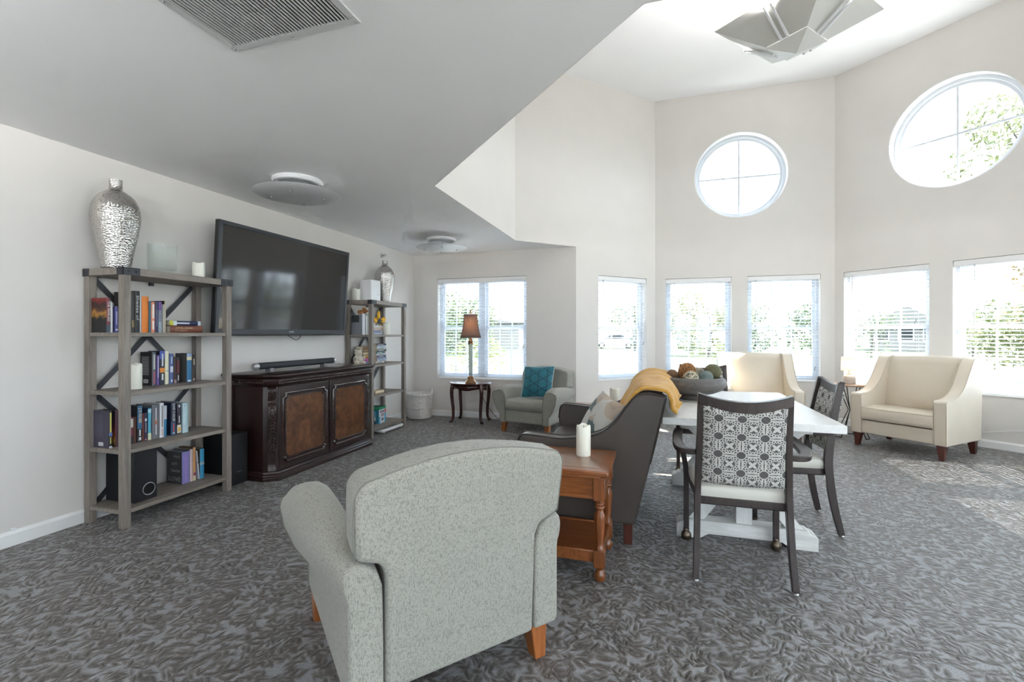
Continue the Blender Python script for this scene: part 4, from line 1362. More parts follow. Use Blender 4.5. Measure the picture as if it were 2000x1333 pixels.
# ------------------------------------------------------------------ oval side table and tall lamp
def make_oval_table():
    root = thing('side_table', 'oval dark mahogany side table with curved legs below the tall lamp', 'table', (-2.57, 6.255, 0))
    m = MB(); m.lathe([(0.0001,0.538),(0.302,0.538),(0.312,0.543),(0.316,0.551),(0.310,0.558),(0.0001,0.560)], (0,0,0), 64, 1.0, 0.72); m.build('tabletop', M_tablewood, root, angle=40)
    m = MB(); N = 64
    def ap(u, v):
        t = 2*pi*u; s = 0.5+0.5*cos(4*t)
        return (0.245*cos(t), 0.165*sin(t), 0.538-v*(0.062+0.022*s))
    m.grid(N, 2, ap, close_u=True); m.build('apron', M_tablewood, root, solid=0.016)
    for sx in (-1, 1):
        for sy in (-1, 1):
            d = Vector((sx*0.21, sy*0.14, 0)); u = d.normalized()
            path = smooth_path([d+Vector((0,0,0.538)), d+u*0.018+Vector((0,0,0.45)), d+u*0.012+Vector((0,0,0.33)), d-u*0.004+Vector((0,0,0.18)), d-u*0.002+Vector((0,0,0.07)), d+u*0.014+Vector((0,0,0.032)), d+u*0.030+Vector((0,0,0.012))], 4)
            n = len(path); rs = []
            for i in range(n):
                t = i/(n-1); rs.append(0.030-0.012*t*1.3 if t < 0.8 else 0.016+0.014*(t-0.8)/0.2*min(1, (1-t)*6+0.4))
            m = MB(); m.tube(path, rs, 12); m.sphere(tuple(path[-1]+Vector((0,0,0.006))), 0.022, 14, 8, (1.15,1.15,0.8)); m.build('cabriole_leg', M_tablewood, root, angle=60)
make_oval_table()
def make_tall_lamp():
    root = thing('table_lamp', 'tall brass and glass column lamp with square brown shade', 'lamp', (-2.545, 6.20, 0.5602), radians(22))
    m = MB(); m.cbox((0,0,0.010),(0.150,0.150,0.020)); m.cbox((0,0,0.030),(0.122,0.122,0.020)); m.cbox((0,0,0.060),(0.088,0.088,0.044)); m.cbox((0,0,0.088),(0.072,0.072,0.014)); m.build('stepped_base', M_brass, root, bevel=0.004)
    mg, nt, b = nt_new('column_glass')
    lk(nt, ramp(nt, noise(nt, coord(nt), 5, 1), [(0.3, (0.36, 0.40, 0.40)), (0.7, (0.44, 0.48, 0.48))]), b.inputs['Base Color'])
    b.inputs['Roughness'].default_value = 0.05; b.inputs['Transmission Weight'].default_value = 0.55; b.inputs['IOR'].default_value = 1.2
    m = MB(); m.cbox((0,0,0.098+0.225),(0.054,0.054,0.45)); m.build('glass_column', mg, root, bevel=0.005)
    m = MB(); m.lathe([(0.040,0.545),(0.040,0.560),(0.030,0.565),(0.034,0.575),(0.034,0.596),(0.022,0.604),(0.026,0.612),(0.014,0.628),(0.009,0.640),(0.009,0.70),(0.0001,0.70)], (0,0,0), 24); m.build('collar', M_brass, root, angle=40)
    m = MB(); m.lathe([(0.004,0.955),(0.004,0.975),(0.012,0.982),(0.010,1.000),(0.012,1.02),(0.009,1.035),(0.0001,1.037)], (0,0,0), 16); m.cyl((0,0,0.70),(0,0,0.96),0.003,6); m.build('finial', M_brass, root)
    ms, nt, b = nt_new('brown_silk_shade')
    st = noise(nt, coord(nt, (80, 80, 1.0)), 3, 2)
    lk(nt, ramp(nt, st, [(0.3, (0.20, 0.125, 0.105)), (0.7, (0.30, 0.20, 0.17))]), b.inputs['Base Color']); b.inputs['Roughness'].default_value = 0.6
    tr = nt.nodes.new('ShaderNodeBsdfTranslucent'); lk(nt, ramp(nt, st, [(0.3, (0.40, 0.27, 0.19)), (0.7, (0.56, 0.40, 0.29))]), tr.inputs[0]); mx = nt.nodes.new('ShaderNodeMixShader'); mx.inputs[0].default_value = 0.42
    lk(nt, b.outputs[0], mx.inputs[1]); lk(nt, tr.outputs[0], mx.inputs[2]); lk(nt, mx.outputs[0], nt.nodes['Material Output'].inputs[0])
    rings = []
    for i in range(9):
        t = i/8; z = 0.640+0.325*t
        w = 0.142-0.052*(1-(1-t)**1.9)
        rings.append([(-w,-w,z),(w,-w,z),(w,w,z),(-w,w,z)])
    m = MB(); m.loft(rings, cap=False); sh = m.build('shade', ms, root, solid=0.002, angle=30)
    mt = plain('shade_trim', (0.085, 0.045, 0.035), 0.6)
    m = MB()
    for ring in (rings[0], rings[-1]):
        m.tube([Vector(p) for p in ring], 0.004, 6, close=True)
    for k in range(4): m.tube([Vector(r[k]) for r in rings], 0.0035, 6)
    m.build('shade_trim', mt, sh)
    d = bpy.data.lights.new('bulb', 'POINT'); d.energy = 1.5; d.color = (1.0, 0.78, 0.52); d.shadow_soft_size = 0.03
    o = bpy.data.objects.new('bulb', d); o.location = (0,0,0.82); link(o, root)
make_tall_lamp()
m = MB(); m.tube(smooth_path([(-2.50,6.40,0.50),(-2.44,6.44,0.30),(-2.34,6.47,0.14),(-2.22,6.45,0.03),(-2.02,6.46,0.008),(-1.8,6.5,0.008)],6), 0.004, 6)
tag(m.build('lamp_cord', plain('dark_cord',(0.03,0.028,0.026),0.6)), 'dark lamp cord hanging behind the oval table down to the floor', 'cord')

# ------------------------------------------------------------------ white wicker basket
def make_basket():
    root = thing('wicker_basket', 'white wicker basket with two loop handles in the corner', 'basket', (-3.415, 6.315, 0))
    mw = plain('white_wicker', (0.80, 0.78, 0.76), 0.6, var=0.12, vscale=40)
    H = 0.355
    def rad(z): return 0.168+0.026*z/H
    m = MB(); NS = 44
    for k in range(NS):
        t = 2*pi*k/NS
        m.tube([(rad(z)*cos(t), rad(z)*sin(t), z) for z in (0.006, H*0.5, H)], 0.0032, 5)
    m.build('stake', mw, root); root.children[-1]['kind'] = 'stuff'
    m = MB(); rows = 52; seg = 88
    for r_ in range(rows):
        z = 0.01+(H-0.02)*r_/(rows-1)
        m.tube([((rad(z)+0.0045*(1 if (k+r_) % 2 else -1)*(1 if k % 2 == 0 else -1))*cos(2*pi*k/seg), (rad(z)+0.0045*(1 if (k//2+r_) % 2 else -1))*sin(2*pi*k/seg), z) for k in range(seg)], 0.0038, 4, close=True)
    w = m.build('woven_wall', mw, root, angle=80); w['kind'] = 'stuff'
    m = MB()
    for dz, r_ in ((0.0, 0.0075), (0.013, 0.0075)):
        m.tube([((rad(H)+0.003)*cos(2*pi*k/60), (rad(H)+0.003)*sin(2*pi*k/60), H+dz-0.004+0.003*sin(k*1.9)) for k in range(60)], r_, 7, close=True)
    m.build('rim', mw, root, angle=80)
    m = MB(); m.tube([((rad(H*0.45)+0.006)*cos(2*pi*k/60), (rad(H*0.45)+0.006)*sin(2*pi*k/60), H*0.45+0.002*sin(k*2.1)) for k in range(60)], 0.006, 6, close=True); m.build('band', mw, root, angle=80)
    m = MB(); m.lathe([(0.0001,0.006),(0.165,0.006),(0.168,0.012),(0.0001,0.014)], (0,0,0), 40); m.build('base', mw, root)
    for s in (-1, 1):
        c = Vector((0.955, 0.297, 0))*s*0.190; t = Vector((-0.297, 0.955, 0))
        pts = [c+t*(0.042*cos(a))+Vector((0,0,H-0.005+0.078*sin(a))) for a in [pi*i/12 for i in range(13)]]
        m = MB(); m.tube(pts, 0.007, 8); m.build('handle', mw, root)
make_basket()

# ================================================================== ceiling things
def make_frost():
    m, nt, b = nt_new('frosted_disc')
    c = ramp(nt, noise(nt, coord(nt), 4, 2), [(0.3, (0.74,0.75,0.76)), (0.7, (0.78,0.79,0.80))])
    lk(nt, c, b.inputs['Base Color']); b.inputs['Roughness'].default_value = 0.4
    tr = nt.nodes.new('ShaderNodeBsdfTranslucent'); lk(nt, c, tr.inputs[0]); mx = nt.nodes.new('ShaderNodeMixShader'); mx.inputs[0].default_value = 0.18
    lk(nt, b.outputs[0], mx.inputs[1]); lk(nt, tr.outputs[0], mx.inputs[2]); lk(nt, mx.outputs[0], nt.nodes['Material Output'].inputs[0])
    return m
M_frost = make_frost()
def make_disc_light(label, loc, watts):
    root = thing('ceiling_light', label, 'ceiling light', loc, 0, 'suspended disc ceiling lights')
    M_disc = M_frost
    m = MB(); m.lathe([(0.185,-0.0005),(0.190,-0.012),(0.178,-0.030),(0.160,-0.034),(0.156,-0.026),(0.150,-0.006),(0.0001,-0.006)], (0,0,0), 56); m.build('ceiling_ring', M_white, root, angle=40)
    m = MB(); m.lathe([(0.0001,-0.139),(0.10,-0.138),(0.22,-0.131),(0.318,-0.117),(0.325,-0.113),(0.318,-0.110),(0.22,-0.124),(0.10,-0.131),(0.0001,-0.132)], (0,0,0), 64); d_ = m.build('disc', M_disc, root, angle=50)
    for k in range(4):
        a = radians(45+90*k-17); p = (0.195*cos(a), 0.195*sin(a)); q = (0.170*cos(a), 0.170*sin(a))
        m = MB(); m.cyl((*q,-0.02),(*p,-0.13),0.0015,6); m.build('suspension_wire', M_steel, root)
        m = MB(); m.lathe([(0.0001,-0.152),(0.008,-0.148),(0.009,-0.138),(0.006,-0.130)], (*p,0), 14); m.build('stud', M_steel, d_)
    if not watts: return root  # only the added unseen discs carry a light
    d = bpy.data.lights.new('lamp', 'POINT'); d.energy = watts; d.color = (0.97, 0.985, 1.0); d.shadow_soft_size = 0.09
    o = bpy.data.objects.new('lamp', d); o.location = (0, 0, -0.080); link(o, root)
    return root
make_disc_light('white suspended disc ceiling light nearer the camera, above the television', (-2.745, 3.075, LOWZ), 0)
make_disc_light('white suspended disc ceiling light further away, above the wicker basket corner', (-2.67, 5.52, LOWZ), 0)
for lx, ly, lab in ((-2.4, 0.2, 'added fill lamp on a white disc, unseen overhead, left of the camera'), (-2.3, -2.0, 'added fill lamp on a white disc, unseen behind the camera, in the left corner'), (0.1, -1.3, 'added fill lamp on a white disc, unseen behind the camera, in the middle'), (2.2, -0.8, 'added fill lamp on a white disc, unseen behind the camera, on the right')):
    make_disc_light(lab, (lx, ly, LOWZ), 44.0)  # unseen fill lamps, added to brighten the room from behind the camera

def make_vent():
    x0, x1, y0, y1 = -1.744, -1.112, 0.95, 1.585
    root = thing('air_vent', 'large louvred return air grille in the low ceiling', 'vent', ((x0+x1)/2, (y0+y1)/2, LOWZ))
    w, d = (x1-x0)/2, (y1-y0)/2
    fw = 0.034
    M_grille = plain('grille_enamel', (0.62,0.62,0.62), 0.4, var=0.02)
    m = MB(); t = 0.008
    for a, b in (((-w,-d),(w,-d+fw)), ((-w,d-fw),(w,d)), ((-w,-d+fw),(-w+fw,d-fw)), ((w-fw,-d+fw),(w,d-fw))):
        m.box((*a,-t),(*b,-0.0005))
    fr = m.build('grille_frame', M_grille, root, bevel=0.002)
    m = MB(); m.box((-w+fw,-d+fw,-0.0012),(w-fw,d-fw,-0.0006)); m.build('duct_shade_sheet', plain('duct_shade_black', (0.010,0.010,0.010), 0.9), root, smooth=False)  # black sheet stands in for the shade inside the duct
    n = 36
    mm = MB(); L = 2*(d-fw); mm.prism([(-0.0011,-0.0085),(0.0011,-0.0085),(0.0014,-0.0014),(-0.0006,-0.0014)], 'y', -L/2, L/2); me = mm.mesh('louvre', M_grille, smooth=False)
    for i in range(n):
        o = bpy.data.objects.new('louvre', me); link(o, root); o.location = (-w+fw+(2*(w-fw))*(i+0.5)/n, 0, 0)
    for x, y in ((-w+0.015,d-0.014),(w-0.015,d-0.014),(0,d-0.014),(-w+0.015,0)):
        m = MB(); m.lathe([(0.0001,-0.0125),(0.004,-0.011),(0.006,-0.008)], (x,y,0), 12); m.build('screw', M_steel, fr)
make_vent()

def make_pendant():
    c, s = 0.955, 0.297
    C0 = Vector((2.49*c-4.13*s, 2.49*s+4.13*c, 0))
    root = thing('pendant_light', 'faceted white metal pendant light with tube lamps hanging in the high bay', 'pendant light', (C0.x, C0.y, HIGHZ))
    mp = plain('pendant_enamel', (0.66,0.655,0.62), 0.5, var=0.01)
    mt = plain('tube_lamp_white', (0.85,0.86,0.88), 0.25, var=0.01)
    e1 = Vector((0.65*c-(-0.15)*s, 0.65*s+(-0.15)*c, 0))     # towards the right-hand corner
    e2 = Vector((-e1.y, e1.x, 0))                            # away from the camera
    zo, zi, za = 4.0-HIGHZ, 3.80-HIGHZ, 3.715-HIGHZ
    dirs = [e1, e2, -e1, -e2]
    k = 0.36
    ang = radians(0)
    inner = []
    for d in dirs:
        inner.append(d*k)
    up = Vector((0,0,1))
    for i in range(4):
        j = (i+1) % 4
        o0, o1 = dirs[i]+up*zo, dirs[j]+up*zo
        i0, i1 = inner[i]+up*zi, inner[j]+up*zi
        m = MB(); m.add([o0,o1,i1,i0], [(0,1,2,3)]); pn = m.build('shade_panel', mp, root, solid=0.006, smooth=False)
        a = inner[i]*1.02+up*(zi-0.012); b = inner[j]*1.02+up*(zi-0.012); ap = up*za
        m = MB(); m.add([a,b,ap], [(0,1,2)]); m.build('lower_panel', mp, root, solid=0.005, smooth=False)
        mid_o = (o0+o1)/2; mid_i = (i0+i1)/2; nrm = (o1-o0).cross(i0-o0).normalized()
        if nrm.z > 0: nrm = -nrm
        tdir = (o1-o0).normalized()
        for q in (-1, 1):
            m = MB(); m.cyl(mid_i*1.0+tdir*q*0.028+nrm*0.022, mid_i.lerp(mid_o, 0.93)+tdir*q*0.028+nrm*0.022, 0.011, 12); m.build('tube_lamp', mt, pn)
        d = bpy.data.lights.new('uplight', 'AREA'); d.shape = 'RECTANGLE'; d.size = 0.10; d.size_y = 0.55; d.energy = 5.0; d.color = (1.0, 0.985, 0.965)
        o = bpy.data.objects.new('uplight', d); link(o, root); o.location = (mid_i*0.5+mid_o*0.5)+up*0.06
        o.rotation_euler = (pi, 0, atan2(mid_o.y, mid_o.x)-pi/2)
        m = MB(); m.cyl(dirs[i]*0.80+up*(zo-0.03), dirs[i]*0.18+up*(-0.02), 0.002, 6); m.build('suspension_wire', M_steel, root)
    m = MB(); m.lathe([(0.0001,-0.03),(0.11,-0.028),(0.12,-0.018),(0.12,-0.0005),(0.0001,-0.0005)], (0,0,0), 32); m.build('ceiling_canopy', mp, root)
make_pendant()

# ================================================================== bookcases
def make_bookcase(label, y0, y1, H, shelves):
    xb, xf = -3.632, -3.266
    ox, oy = (xb+xf)/2, (y0+y1)/2
    root = thing('bookcase', label, 'bookcase', (ox, oy, 0), 0, 'grey oak bookcases')
    hx, hy = (xf-xb)/2, (y1-y0)/2
    p = 0.046
    for sx in (-1, 1):
        for sy in (-1, 1):
            m = MB(); m.cbox((sx*(hx-p/2), sy*(hy-p/2), (H-0.044)/2), (p, p, H-0.044)); m.build('post', M_greyoak_z, root, bevel=0.0015)
    m = MB(); m.box((-hx-0.004,-hy-0.004,H-0.046),(hx+0.004,hy+0.004,H)); m.build('top', M_greyoak_y, root, bevel=0.002)
    for z in shelves:
        m = MB(); m.box((-hx+0.004,-hy+0.006,z-0.026),(hx-0.010,hy-0.006,z)); 
        m.build('shelf', M_greyoak_y, root, bevel=0.0015)
    # iron corner brackets with bolts
    for sx in (-1, 1):
        for sy in (-1, 1):
            m = MB()
            X, Y = sx*(hx+0.006), sy*(hy+0.006)
            a0, a1 = sorted((X, X-sx*0.004)); b0, b1 = sorted((Y, Y-sy*0.105)); m.box((a0,b0,H-0.049),(a1,b1,H+0.0015))
            a0, a1 = sorted((X, X-sx*0.060)); b0, b1 = sorted((Y, Y-sy*0.004)); m.box((a0,b0,H-0.049),(a1,b1,H+0.0015))
            br = m.build('corner_bracket', M_iron, root, bevel=0.001)
            for dy in (0.035, 0.080):
                m = MB(); m.cyl((X,Y-sy*dy,H-0.024),(X+sx*0.004,Y-sy*dy,H-0.024),0.006,8); m.build('bolt', plain('bolt_iron',(0.02,0.02,0.023),0.4,metal=0.5), br)
    # crossed iron braces along the back, two bays each
    xq = -hx+0.004
    for (za, zb) in ((shelves[1]-0.02, H-0.05), (shelves[3]-0.02, shelves[1]-0.02)):
        for s in (-1, 1):
            m = MB(); m.bar((xq+ (0.004 if s > 0 else 0), -s*(hy-0.05), za), (xq+(0.004 if s > 0 else 0), s*(hy-0.05), zb), 0.004, 0.034, up=(0, -0.6*s, 0.8)); m.build('cross_brace', M_iron, root, smooth=False)
    m = MB(); m.box((-hx-0.012,0.02,H-0.070),(-hx+0.012,0.045,H-0.046)); m.build('wall_anchor', M_iron, root, bevel=0.001)
    return root
S1 = (1.260, 0.8765, 0.500, 0.114)
S2 = (1.242, 0.8780, 0.504, 0.108)
make_bookcase('grey oak and iron bookcase full of books, left of the television', 2.135, 2.934, 1.680, S1)
make_bookcase('grey oak and iron bookcase right of the dark carved cabinet, holding toys', 4.862, 5.662, 1.660, S2)

# ================================================================== books
book_mats = {}
def cmat(c, rough=0.45):
    key = ('print_%03d_%03d_%03d' % tuple(int(255*k) for k in c))
    return plain(key, c, rough, var=0.05, vscale=25)
M_pages = plain('page_paper', (0.62, 0.56, 0.44), 0.85, var=0.08, vscale=120)
M_textw = plain('print_white', (0.80, 0.80, 0.80), 0.5, var=0.02)

def book(label, x, y, z, w, h, d, col, text=None, tcol=(0.8,0.8,0.8), bands=(), marks=(), rot=(0,0,0), tsize=None, twidth=None, front=None, group='books', pages=None, cover2=None):
    """Spine at local x=0 facing +x, thickness along y, height along z."""
    root = thing('book', label, 'book', (x, y, z), 0, group)
    root.rotation_euler = rot
    cm = front or cmat(cover2 or col)
    t = 0.0022
    m = MB()
    m.box((-d,-w/2,0),(-0.002,-w/2+t,h)); m.box((-d,w/2-t,0),(-0.002,w/2,h)); m.build('cover', cm, root, smooth=False)
    m = MB(); m.prism([(-0.003,-w/2),(0.0,-w/2+0.0015),(0.0015,0),(0.0,w/2-0.0015),(-0.003,w/2)], 'z', 0, h); sp = m.build('spine', cmat(col), root, angle=60)
    m = MB(); m.box((-d+0.005,-w/2+t,0.004),(-0.003,w/2-t,h-0.004)); m.build('page_block', pages or M_pages, root, smooth=False)
    for (a, b, c) in bands:
        m = MB(); m.prism([(-0.0032,-w/2-0.0003),(0.0004,-w/2+0.001),(0.0020,0),(0.0004,w/2-0.001),(-0.0032,w/2+0.0003)], 'z', a*h, b*h); m.build('spine_band', cmat(c), sp, angle=60)
    for (a, b, k, c) in marks:
        m = MB(); m.box((0.0012,-w/2*k,a*h),(0.0024,w/2*k,b*h)); m.build('spine_mark', cmat(c), sp, smooth=False)
    if text:
        for (tx, f0, f1, side) in text:
            L = abs(f1-f0)*h
            lettering(tx, tsize or w*0.80, cmat(tcol), sp, frame_matrix((0.0022, side*w, (f0+f1)/2*h), (0,0,-1), (1,0,0)), width=L)
    return root

def flame_cover():
    m, nt, b = nt_new('flame_cover')
    t = nt.nodes.new('ShaderNodeTexCoord'); sx = nt.nodes.new('ShaderNodeSeparateXYZ'); lk(nt, t.outputs['Object'], sx.inputs[0])
    f = math_n(nt, 'ADD', math_n(nt, 'MULTIPLY', sx.outputs[2], 4.3), math_n(nt, 'MULTIPLY', math_n(nt, 'SUBTRACT', noise(nt, t.outputs['Object'], 22, 4), 0.5), 0.5))
    lk(nt, ramp(nt, f, [(0.0, (0.012,0.012,0.014)), (0.42, (0.012,0.010,0.010)), (0.55, (0.42,0.20,0.03)), (0.66, (0.10,0.03,0.015)), (0.80, (0.02,0.01,0.01)), (0.95, (0.22,0.02,0.02))]), b.inputs['Base Color'])
    return m
def sunset_cover():
    m, nt, b = nt_new('sunset_cover')
    t = nt.nodes.new('ShaderNodeTexCoord'); sx = nt.nodes.new('ShaderNodeSeparateXYZ'); lk(nt, t.outputs['Object'], sx.inputs[0])
    f = math_n(nt, 'ADD', math_n(nt, 'MULTIPLY', sx.outputs[2], 4.2), math_n(nt, 'MULTIPLY', math_n(nt, 'SUBTRACT', noise(nt, t.outputs['Object'], 14, 3), 0.5), 0.3))
    lk(nt, ramp(nt, f, [(0.0, (0.02,0.015,0.02)), (0.15, (0.50,0.26,0.05)), (0.32, (0.30,0.06,0.03)), (0.6, (0.06,0.015,0.02)), (0.9, (0.012,0.008,0.012))]), b.inputs['Base Color'])
    return m
G1 = 'books on the top shelf of the near bookcase'
X1 = -3.44
z = S1[0]+0.0003
DARK, NAVY, WHITE_, ORG = (0.012,0.011,0.012), (0.018,0.024,0.075), (0.66,0.66,0.67), (0.72,0.20,0.015)
book('hardback with a flame cover and red spine, first on the top shelf', X1, 2.1595, z, 0.023, 0.228, 0.142, (0.16,0.02,0.03), [('THE FEARLESS', 0.90, 0.32, 0)], front=flame_cover(), bands=((0.0,0.22,(0.05,0.07,0.10)),), group=G1)
book('thin white book next to the flame-covered hardback', X1, 2.1790, z, 0.014, 0.199, 0.14, WHITE_, group=G1)
book('small violet-blue paperback left of the bookcase post on the top shelf', X1, 2.2070, z, 0.018, 0.175, 0.12, (0.085,0.085,0.27), marks=((0.08,0.14,0.7,(0.7,0.7,0.75)),(0.3,0.8,0.35,(0.35,0.36,0.6))), group=G1)
book('tall dark book with gold lettering beside the bookcase post', X1, 2.3080, z, 0.027, 0.281, 0.16, (0.035,0.033,0.030), [('AUSTEN', 0.30, 0.13, 0)], (0.55,0.42,0.12), group=G1)
book('tall black book with white script on its spine', X1, 2.3385, z, 0.031, 0.288, 0.165, DARK, [('Shades of', 0.90, 0.30, 0)], (0.6,0.6,0.58), cover2=(0.10,0.02,0.02), group=G1)
book('thin grey-white book between the black and orange books', X1, 2.3610, z, 0.012, 0.286, 0.15, (0.50,0.51,0.54), group=G1)
book('thick bright orange book on the top shelf', X1, 2.3910, z, 0.045, 0.254, 0.16, ORG, group=G1)
book('slim teal book right of the thick orange book', X1, 2.4235, z, 0.014, 0.220, 0.14, (0.025,0.13,0.19), group=G1)
book('salmon paperback with white block letters on the spine', X1, 2.4445, z, 0.026, 0.220, 0.14, (0.72,0.25,0.15), marks=((0.10,0.38,0.45,(0.8,0.75,0.7)),(0.46,0.92,0.5,(0.8,0.75,0.7))), group=G1)
book('navy paperback right of the salmon paperback', X1, 2.4700, z, 0.023, 0.222, 0.14, (0.022,0.020,0.080), marks=((0.2,0.75,0.3,(0.10,0.12,0.22)),), group=G1)
book('paperback with a purple to pale blue spine', X1, 2.4935, z, 0.022, 0.223, 0.14, (0.20,0.22,0.30), bands=((0.72,1.0,(0.14,0.06,0.26)),(0.0,0.35,(0.30,0.37,0.43))), group=G1)
book('thin grey paperback beside the purple and blue one', X1, 2.5110, z, 0.011, 0.206, 0.13, (0.22,0.20,0.19), group=G1)
book('thin white paperback near the end of the top shelf row', X1, 2.5212, z, 0.008, 0.206, 0.13, (0.62,0.60,0.56), group=G1)
book('dark book with a cream spine ending the top shelf row', X1, 2.5310, z, 0.010, 0.233, 0.15, (0.58,0.50,0.36), cover2=(0.02,0.015,0.015), group=G1)
FL = (radians(-90), 0, 0)
book('thick reddish-brown book lying flat on the top shelf', -3.42, 2.553, z+0.0265, 0.052, 0.256, 0.155, (0.20,0.065,0.040), None, (0.55,0.40,0.22), rot=FL, group=G1)
_b = COL.objects[-1]
book('blue and white book lying on the reddish-brown one', -3.425, 2.552, z+0.053+0.0185, 0.035, 0.245, 0.145, (0.025,0.035,0.085), None, rot=FL, bands=((0.0,0.11,(0.55,0.56,0.04)),(0.11,0.22,(0.6,0.68,0.7)),(0.90,1.0,(0.5,0.55,0.65))), marks=((0.22,0.62,0.30,(0.62,0.62,0.72)),), group=G1)
# lettering of the flat brown book
for o in list(COL.objects):
    if o.get('label', '') == 'thick reddish-brown book lying flat on the top shelf':
        sp_ = [c for c in o.children if c.name.startswith('spine')][0]
        lettering('THE FALL AND RISE', 0.017, cmat((0.62,0.45,0.28)), sp_, frame_matrix((0.0022, -0.009, 0.105), (0,0,1), (1,0,0)), width=0.135)
        lettering('OF JIMMY', 0.013, cmat((0.55,0.40,0.22)), sp_, frame_matrix((0.0022, 0.012, 0.082), (0,0,1), (1,0,0)), width=0.095)

G2 = 'books on the second shelf of the near bookcase'
X2 = -3.495; z = S1[1]+0.0003
b = book('black hardback with white text on its back cover, second shelf', X2, 2.4905, z, 0.029, 0.243, 0.118, (0.10,0.11,0.14), marks=((0.05,0.42,0.35,(0.42,0.10,0.16)),(0.48,0.93,0.4,(0.5,0.5,0.46))), front=cmat((0.012,0.012,0.014)), group=G2)
m = MB()
for i in range(14):
    wl = 0.042*(1-0.12*((i*7) % 5)/5); m.box((-0.062-wl,-0.0150,0.205-0.0098*i),(-0.062+wl*0.75,-0.0146,0.2085-0.0098*i))
m.build('blurb_lines', cmat((0.40,0.40,0.40)), b, smooth=False)
m = MB(); m.box((-0.085,-0.0152,0.018),(-0.040,-0.0146,0.044)); bc = m.build('barcode_label', cmat((0.6,0.6,0.6)), b, smooth=False)
m = MB()
for i in range(9): m.box((-0.081+0.0042*i,-0.0155,0.022),(-0.081+0.0042*i+0.0018,-0.0151,0.040))
m.build('barcode', cmat((0.02,0.02,0.02)), bc, smooth=False)
book('slim purple paperback on the second shelf', X2, 2.5195, z, 0.019, 0.218, 0.11, (0.14,0.08,0.30), marks=((0.25,0.95,0.35,(0.42,0.38,0.55)),), group=G2)
book('navy hardback with an orange band on the second shelf', X2, 2.5505, z, 0.037, 0.249, 0.118, (0.020,0.024,0.045), bands=((0.36,0.50,(0.75,0.27,0.04)),(0.76,1.0,(0.07,0.10,0.42))), marks=((0.14,0.32,0.3,(0.7,0.7,0.7)),(0.55,0.92,0.3,(0.55,0.56,0.62))), group=G2)
book('tall cream book right of the orange-banded hardback', X2, 2.5845, z, 0.029, 0.246, 0.115, (0.74,0.72,0.52), marks=((0.38,0.42,0.5,(0.4,0.42,0.45)),), group=G2)
book('blue paperback with a white oval on its spine', X2, 2.6190, z, 0.029, 0.226, 0.11, (0.085,0.13,0.32), marks=((0.38,0.58,0.7,(0.66,0.68,0.74)),(0.06,0.14,0.4,(0.6,0.62,0.7)),(0.66,0.9,0.25,(0.45,0.5,0.65))), group=G2)
book('dark maroon paperback right of the blue one', X2, 2.6465, z, 0.022, 0.198, 0.11, (0.045,0.012,0.018), marks=((0.0,0.14,0.8,(0.3,0.22,0.2)),), group=G2)
book('black paperback with a red panel on its spine', X2, 2.6705, z, 0.023, 0.198, 0.11, (0.012,0.010,0.014), bands=((0.38,0.88,(0.10,0.015,0.022)),), marks=((0.1,0.3,0.3,(0.55,0.55,0.6)),), group=G2)
book('book with a blue spine, cream top band and grey cover', X2+0.005, 2.7555, z, 0.039, 0.224, 0.120, (0.025,0.17,0.34), bands=((0.76,0.88,(0.72,0.66,0.45)),(0.88,1.0,(0.30,0.42,0.60))), marks=((0.02,0.07,0.6,(0.7,0.75,0.8)),), front=cmat((0.105,0.10,0.095)), group=G2)
book('dark brown paperback with gold marks ending the second shelf', X2+0.005, 2.7930, z, 0.032, 0.211, 0.115, (0.030,0.018,0.014), marks=((0.62,0.85,0.25,(0.6,0.52,0.38)),(0.04,0.12,0.4,(0.5,0.4,0.3)),), group=G2)

G3 = 'books on the third shelf of the near bookcase'
X3 = -3.44; z = S1[2]+0.0003
b = book('purple-grey hardback with yellow lettering, first on the third shelf', X3, 2.1710, z, 0.022, 0.245, 0.142, (0.020,0.018,0.030), marks=((0.42,0.95,0.4,(0.66,0.58,0.14)),(0.12,0.30,0.3,(0.66,0.58,0.14)),(0.32,0.41,0.8,(0.15,0.22,0.55)),(0.0,0.05,0.8,(0.6,0.6,0.6))), front=cmat((0.050,0.044,0.072)), group=G3)
m = MB()
for i in range(16): m.box((-0.135,-0.0115,0.215-0.0095*i),(-0.055,-0.0111,0.2195-0.0095*i))
m.build('blurb_lines', cmat((0.085,0.08,0.12)), b, smooth=False)
m = MB(); m.box((-0.095,-0.0117,0.012),(-0.050,-0.0111,0.036)); m.build('barcode_label', cmat((0.5,0.5,0.5)), b, smooth=False)
book('dark hardback with a sunset cover beside the bookcase post', X3, 2.2120, z, 0.022, 0.243, 0.150, (0.06,0.02,0.03), front=sunset_cover(), group=G3)
book('small maroon paperback with a white label on the third shelf', X3, 2.3045, z, 0.016, 0.179, 0.11, (0.16,0.025,0.055), bands=((0.62,0.95,(0.55,0.55,0.50)),(0.0,0.3,(0.02,0.02,0.03))), group=G3)
book('small brown paperback on the third shelf', X3-0.004, 2.3250, z, 0.022, 0.179, 0.11, (0.10,0.035,0.018), cover2=(0.05,0.02,0.012), group=G3)
book('thick paperback with a blue and black spine and pale lettering', X3, 2.3545, z, 0.031, 0.252, 0.150, (0.015,0.017,0.025), [('J D ROBB', 0.93, 0.52, 0)], (0.80,0.66,0.36), bands=((0.36,1.0,(0.045,0.14,0.27)),), marks=((0.05,0.13,0.5,(0.6,0.62,0.62)),(0.17,0.34,0.3,(0.62,0.66,0.68))), tsize=0.026, group=G3)
book('thin red-brown paperback right of the blue and black one', X3, 2.3770, z, 0.011, 0.195, 0.12, (0.17,0.04,0.022), group=G3)
